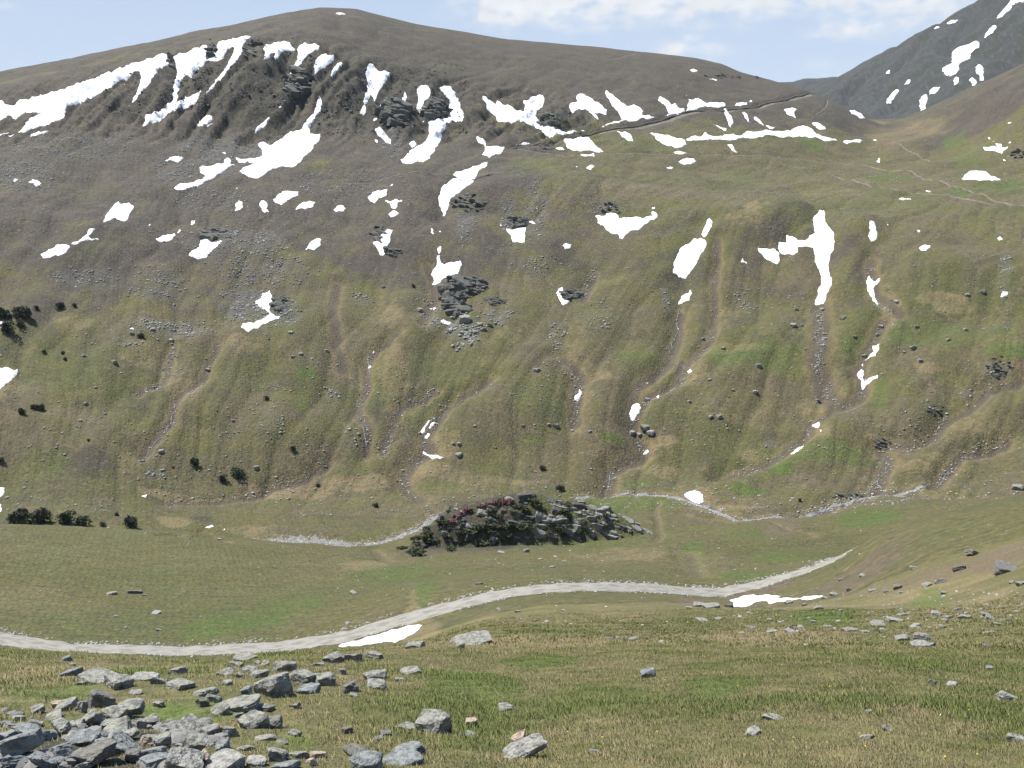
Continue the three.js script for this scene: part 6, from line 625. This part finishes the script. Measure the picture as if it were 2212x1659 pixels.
// ---------------------------------------------------------------- the rocky knoll with shrubs and pink blossom
{
  const r = rng(808), o = new THREE.Group(); o.position.set(KN.x, heightAt(KN.x, KN.z), KN.z); const shrubs = [], palette = [leafMat(0.038, 0.050, 0.018), leafMat(0.050, 0.058, 0.022), leafMat(0.042, 0.036, 0.02)], pinkMat = leafMat(0.34, 0.07, 0.17);
  const LOW = [0, 1, 2].map((k) => foliage(140 + k, 420, 0.12, 0.85)), PINK = foliage(150, 150, 0.07, 0.95);
  for (let k = 0; k < 620; k++) { const px = 862 + r() * 550, u = (px - 862) / 550, py = 1076 + 132 * r(), p = land(px, py, 180); if (!p || p.r > 300 || knoll(p.x, p.z) < 0.25) continue;
    const right = sstep(0.45, 0.65, u + 0.15 * (r() - 0.5)), isRock = r() < lerp(0.38, 0.7, right);
    if (isRock) { const s = (1.1 + 2.9 * r() * r()), m = part(o, 'rock_slab', CRAG[k % 8], r() < 0.2 + 0.6 * right ? STONE.g : STONE.c); m.position.set(p.x - o.position.x, p.y - o.position.y - s * 0.2, p.z - o.position.z - s * 0.22); m.scale.set(s * (0.9 + 0.6 * r()), s * (0.5 + 0.6 * r()), s * 0.8); m.rotation.set((r() - 0.5) * 0.3, (r() - 0.5) * 0.9, (r() - 0.5) * 0.35 - 0.3); }
    else shrubs.length < 62 && r() > right * 0.6 && shrubs.push({ p, s: 1.3 + 2.2 * r(), k, u: px, v: py }); }
  for (const [x, y, s] of [[470, 285, 5], [400, 240, 3], [1150, 110, 6.5], [1230, 90, 4], [600, 210, 5], [560, 150, 4], [700, 250, 3], [930, 220, 3.5], [1040, 100, 4], [860, 130, 4]]) { const [px, py] = sheet.h(x, y), p = land(px, py, 180); if (p) shrubs.push({ p, s, k: shrubs.length, u: px, v: py }); }
  const pinkAt = [[1052, 1088], [1068, 1085], [1085, 1084], [1040, 1093], [1002, 1105], [992, 1113], [1012, 1100], [978, 1125], [1100, 1082]];
  add(o, 'rocky_knoll', 'rocky knoll of grey slabs and dark ledges beside the stream', 'rock outcrop');
  shrubs.forEach((s) => { s.key = s.u < 1000 ? 'low shrubs on the knoll, left flank' : s.u < 1130 ? 'low shrubs on the knoll, middle part' : 'low shrubs on the knoll, right flank'; }); ordinals(shrubs);
  shrubs.forEach((s, k) => { const g = new THREE.Group(); part(g, 'foliage', LOW[k % 3], palette[s.k % 7 === 0 ? 2 : s.k % 2]); part(g, 'stem', STEM, barkMat); g.position.set(s.p.x, s.p.y - s.s * 0.04, s.p.z - s.s * 0.1); g.scale.set(s.s * 1.2, s.s * 0.62, s.s); g.rotation.y = k; add(g, 'shrub', s.label, 'shrub', s.key); });
  const pl = pinkAt.map(([px, py]) => ({ u: px, key: 'pink blossoming shrubs on top of the rocky knoll', p: land(px, py + 3, 180) })); ordinals(pl);
  pl.forEach((q, k) => { if (!q.p || q.p.r > 300) return; const g = new THREE.Group(); part(g, 'foliage', LOW[k % 3], palette[k % 2]); const f = part(g, 'blossom', PINK, pinkMat); f.scale.set(1.06, 1.12, 1.06); const s = 2.3; g.position.set(q.p.x, heightAt(q.p.x, q.p.z) - 0.1, q.p.z); g.scale.set(s, s * 0.7, s); add(g, 'blossoming_shrub', q.label, 'shrub', 'pink blossoming shrubs'); });
}

// ---------------------------------------------------------------- stuff: scree, verge stones, grass, flowers
function instanced(name, label, geo, mat, items) { // items: x, y, z, sx, sy, sz, turn, tilt, r, g, b
  const m = new THREE.InstancedMesh(geo, mat, items.length), M = new THREE.Matrix4(), Q = new THREE.Quaternion(), E = new THREE.Euler(), P = new THREE.Vector3(), S = new THREE.Vector3(), C = new THREE.Color();
  items.forEach((q, i) => { M.compose(P.set(q[0], q[1], q[2]), Q.setFromEuler(E.set(q[7], q[6], q[7] * 0.6)), S.set(q[3], q[4], q[5])); m.setMatrixAt(i, M); m.setColorAt(i, C.setRGB(q[8], q[9], q[10])); });
  add(m, name, label, null, null, 'stuff'); return m;
}
const PEB = [0, 1, 2].map((k) => rockGeo(260 + k, 1, 0.75, 0.9, 0, 1, 0.9, 0.02)), pebMat = new THREE.MeshStandardMaterial({ color: 0xffffff, roughness: 0.9 });
const tone = (r, d = 0.2) => { const v = d * (0.75 + 0.55 * r()); return [v, v * 0.995, v * 0.95]; };
{
  const r = rng(3131), items = [[], [], []], put = (x, z, s, d) => { const rr = Math.hypot(x, z); if (Math.abs(Math.atan2(x, -z)) > AZ - 0.03) return; items[Math.floor(r() * 3)].push([x, heightAt(x, z) + s * 0.15, z, s, s * (0.6 + 0.5 * r()), s * (0.7 + 0.5 * r()), r() * 6.28, (r() - 0.5) * 0.6, ...tone(r, d)]); };
  for (const c of covers) { if (c.l !== 3) continue; const n = Math.min(14000, c.a * c.b * c.w * 5.5) | 0; for (let k = 0; k < n; k++) { const q = Math.sqrt(r()) * (0.55 + 0.65 * r()), t = r() * 6.28, u = Math.cos(t) * q * c.a, v = Math.sin(t) * q * c.b, x = c.x - c.uz * u + c.ux * v, z = c.z + c.ux * u + c.uz * v; if (noise(x / 7, z / 7) + 0.35 < r() * 0.6) continue; put(x, z, (0.22 + 0.95 * Math.pow(r(), 3)) * (c.w > 0.8 ? 1.6 : 1), 0.23); } }
  for (let k = 0; k < 30000; k++) { const az = (r() * 2 - 1) * 0.5, rr = 330 + 480 * Math.pow(r(), 1.15), x = Math.sin(az) * rr, z = -Math.cos(az) * rr; if (noise(x / 26 + 4, z / 26) < 0.0 + 0.35 * (r() - 0.5)) continue; put(x, z, 0.2 + 0.7 * Math.pow(r(), 3), 0.21); }
  for (const [t, x, y, rx, ry, n] of [['a', 1650, 480, 420, 230, 1500], ['b', 330, 640, 480, 230, 1900], ['a', 1000, 600, 330, 140, 700], ['b', 1350, 770, 230, 90, 500], ['b', 840, 1330, 140, 80, 300], ['a', 1240, 620, 200, 110, 400]]) for (let k = 0; k < n; k++) { const p = land(...sheet[t](x + (r() * 2 - 1) * rx, y + (r() * 2 - 1) * ry), 600); if (p && p.r < 870 && noise(p.x / 12, p.z / 12) > -0.1) put(p.x, p.z, 0.5 + 2 * r() * r() * r(), 0.085); }
  for (const s of STREAMS) for (let k = 0; k < 900; k++) { const p = s.line[Math.floor(r() * s.line.length)], w = s.w * 1.9; put(p.x + (r() - 0.5) * 2 * w, p.z + (r() - 0.5) * 2 * w, 0.15 + 0.5 * r() * r(), 0.34); }
  GULLIES.slice(0, 17).forEach(([t, p], k) => { const l = onLand(wiggle(pts(t, p), 500 + k, 0.28), 250); for (let q = 0; q < 130; q++) { const i = Math.floor(r() * (l.length - 1)), f = r(); put(lerp(l[i].x, l[i + 1].x, f) + (r() - 0.5) * 3, lerp(l[i].z, l[i + 1].z, f) + (r() - 0.5) * 3, 0.25 + 0.7 * r() * r(), 0.3); } });
  items.forEach((it, k) => instanced('scree', 'loose grey stones and scree strewn over the mountain face', PEB[k], pebMat, it));
}
{
  const r = rng(919), items = [[], [], []];
  for (let k = 0; k < ROAD.length - 1; k++) { const a = ROAD[k], b = ROAD[k + 1], l = Math.hypot(b.x - a.x, b.z - a.z), nx = -(b.z - a.z) / l, nz = (b.x - a.x) / l; const farSide = (a.x + nx) ** 2 + (a.z + nz) ** 2 > a.x ** 2 + a.z ** 2 ? 1 : -1;
    const clump = 4 + 16 * sstep(-0.3, 0.4, noise(k / 11, 70)); for (let q = 0; q < clump; q++) { const side = r() < 0.66 ? farSide : -farSide, e = (2.25 + 1.5 * Math.pow(r(), 1.6) * (side === farSide ? 1.25 : 0.7)) * side, s = 0.06 + 0.3 * Math.pow(r(), 3.4), x = a.x + nx * e + (r() - 0.5) * 0.7, z = a.z + nz * e + (r() - 0.5) * 0.7; items[q % 3].push([x, heightAt(x, z) + 0.05, z, s, s * (0.6 + 0.5 * r()), s, r() * 6.28, (r() - 0.5) * 0.7, ...tone(r, 0.27)]); }
    for (let q = 0; q < 3; q++) { const e = (r() - 0.5) * 4.6, s = 0.05 + 0.12 * r() * r(), x = a.x + nx * e, z = a.z + nz * e; items[q].push([x, heightAt(x, z) + 0.16, z, s, s * 0.7, s, r() * 6.28, 0, ...tone(r, 0.28)]); } }
  items.forEach((it, k) => instanced('verge_stones', 'whitish loose stones and rubble along the edges of the gravel road', PEB[k], pebMat, it));
}
{ // small stones on meadow and near slope
  const r = rng(515), items = [];
  for (let k = 0; k < 2600; k++) { const az = (r() * 2 - 1) * 0.5, rr = 20 + 290 * r(), x = Math.sin(az) * rr, z = -Math.cos(az) * rr; if (noise(x / 14, z / 14 + 60) < 0.1) continue; const s = (0.03 + 0.12 * r() * r()) * (1 + rr / 90); items.push([x, heightAt(x, z) + s * 0.1, z, s, s * 0.6, s * 0.9, r() * 6.28, 0, ...tone(r, 0.27)]); }
  for (let k = 0; k < 1500; k++) { const [px, py] = sheet.g(r() * 1500 - 20, 1260 + 410 * Math.sqrt(r())), p = land(px, Math.min(py, 1657), 3); if (!p || noise(p.x / 0.5, p.z / 0.5) < 0.05) continue; const s = 0.03 + 0.14 * r() * r(); items.push([p.x, p.y + s * 0.1, p.z, s, s * 0.5, s * 0.8, r() * 6.28, (r() - 0.5) * 0.9, ...tone(r, 0.13)]); }
  for (let k = 0; k < 420; k++) { const [px, py] = sheet.i(300 + r() * 1900, 480 + 300 * r() * r() + 100 * r()), p = land(px, py, 30); if (!p) continue; const s = 0.06 + 0.26 * r() * r(); items.push([p.x, p.y + s * 0.05, p.z, s, s * 0.5, s, r() * 6.28, 0.2, ...tone(r, 0.19)]); }
  instanced('small_stones', 'small stones dotted over meadow and near slope', PEB[1], pebMat, items);
}
{ // grass
  const tuft = (seed, n, h, spread, wdt) => { const r = rng(seed), pos = [], nor = []; for (let k = 0; k < n; k++) { const a = r() * 6.28, q = spread * Math.sqrt(r()), x = Math.cos(a) * q, z = Math.sin(a) * q, l = h * (0.5 + 0.7 * r()), b = r() * 6.28, lean = l * (0.5 + 0.9 * r()), w = wdt * (0.7 + 0.6 * r()), c = r() * 6.28, tx = x + Math.cos(b) * lean, tz = z + Math.sin(b) * lean, ty = l * 0.7; pos.push(x - Math.cos(c) * w, -0.02, z - Math.sin(c) * w, x + Math.cos(c) * w, -0.02, z + Math.sin(c) * w, tx, ty, tz); for (let i = 0; i < 3; i++) nor.push(Math.cos(b) * 0.3, 0.9, Math.sin(b) * 0.3); } const g = new THREE.BufferGeometry(); g.setAttribute('position', new THREE.Float32BufferAttribute(pos, 3)); g.setAttribute('normal', new THREE.Float32BufferAttribute(nor, 3)); return g; };
  const r = rng(1717), mat = new THREE.MeshStandardMaterial({ color: 0xffffff, roughness: 0.85, side: THREE.DoubleSide }), D = DOM.near, { n, L } = LAYERS.near, at = (l, x, z) => { const i = clamp(((x - D.x0) / (D.x1 - D.x0) * n) | 0, 0, n - 1), j = clamp(((z - D.z0) / (D.z1 - D.z0) * n) | 0, 0, n - 1); return L[l][j * n + i]; };
  const field = (count, r0, r1, pw, size) => { const A = [], B = []; for (let k = 0; k < count; k++) { const az = (r() * 2 - 1) * (r0 < 10 ? 0.68 : 0.56), rr = Math.pow(lerp(Math.pow(r0, pw), Math.pow(r1, pw), r()), 1 / pw), x = Math.sin(az) * rr, z = -Math.cos(az) * rr, c1 = fbm(x / 0.5, z / 0.34, 3), c2 = fbm(x / 3.2, z / 2.4 + 30, 3);
      const stony = x < -0.16 * rr && rr < 11 ? sstep(-0.1, 0.15, c1 + 0.25) * 0.75 : 0; if (r() < stony) continue; const g = sstep(-0.25, 0.35, c1 * 0.8 + c2 * 0.7 + at(0, x, z) * 0.85 - at(1, x, z) * 0.7 + (r() - 0.5) * 0.3 + 0.1), v = 0.75 + 0.5 * r(), s = size * (0.6 + 0.7 * r()) * (0.75 + 0.5 * sstep(-0.2, 0.4, c2)) * (1 + rr / 60);
      (r() < 0.5 ? A : B).push([x, heightAt(x, z), z, s, s * (0.8 + 0.5 * r()), s, r() * 6.28, 0, lerp(0.218, 0.092, g) * v, lerp(0.182, 0.118, g) * v, lerp(0.096, 0.027, g) * v]); } return [A, B]; };
  const g1 = tuft(1, 14, 0.017, 0.05, 0.0019), g2 = tuft(2, 13, 0.013, 0.055, 0.002), g3 = tuft(3, 13, 0.026, 0.1, 0.0045), g4 = tuft(4, 12, 0.022, 0.11, 0.005);
  const [a, b] = field(370000, 4.6, 20, 1.35, 1); instanced('grass', 'short straw and green alpine grass in the foreground', g1, mat, a); instanced('grass', 'low tufted alpine grass in the foreground', g2, mat, b);
  const [c, d] = field(150000, 18, 75, 1.1, 0.9); instanced('grass', 'grass on the near slope further down', g3, mat, c); instanced('grass', 'tufted grass on the near slope further down', g4, mat, d);
  const tall = []; for (let k = 0; k < 260; k++) { const az = (r() * 2 - 1) * 0.5, rr = 6 + 9 * r(), x = Math.sin(az) * rr, z = -Math.cos(az) * rr, v = 0.8 + 0.4 * r(); tall.push([x, heightAt(x, z), z, 0.8, 1.2 + 0.9 * r(), 0.8, r() * 6.28, 0, 0.36 * v, 0.30 * v, 0.17 * v]); } instanced('grass', 'dry taller stalks standing in the foreground grass', tuft(9, 1, 0.09, 0.01, 0.002), mat, tall);
  const fl = []; for (let k = 0; k < 120; k++) { const az = 0.05 + r() * 0.45, rr = 6.5 + 16 * r(), x = Math.sin(az) * rr, z = -Math.cos(az) * rr, s = 0.008 + 0.006 * r(); fl.push([x, heightAt(x, z) + 0.025, z, s, s * 0.5, s, r() * 6.28, 0.3, 0.62, 0.44, 0.03]); } instanced('yellow_flowers', 'tiny yellow flowers dotted in the right foreground grass', new THREE.IcosahedronGeometry(0.5, 0), pebMat, fl);
}
console.log('built', scene.children.length);
renderer.render(scene, camera);
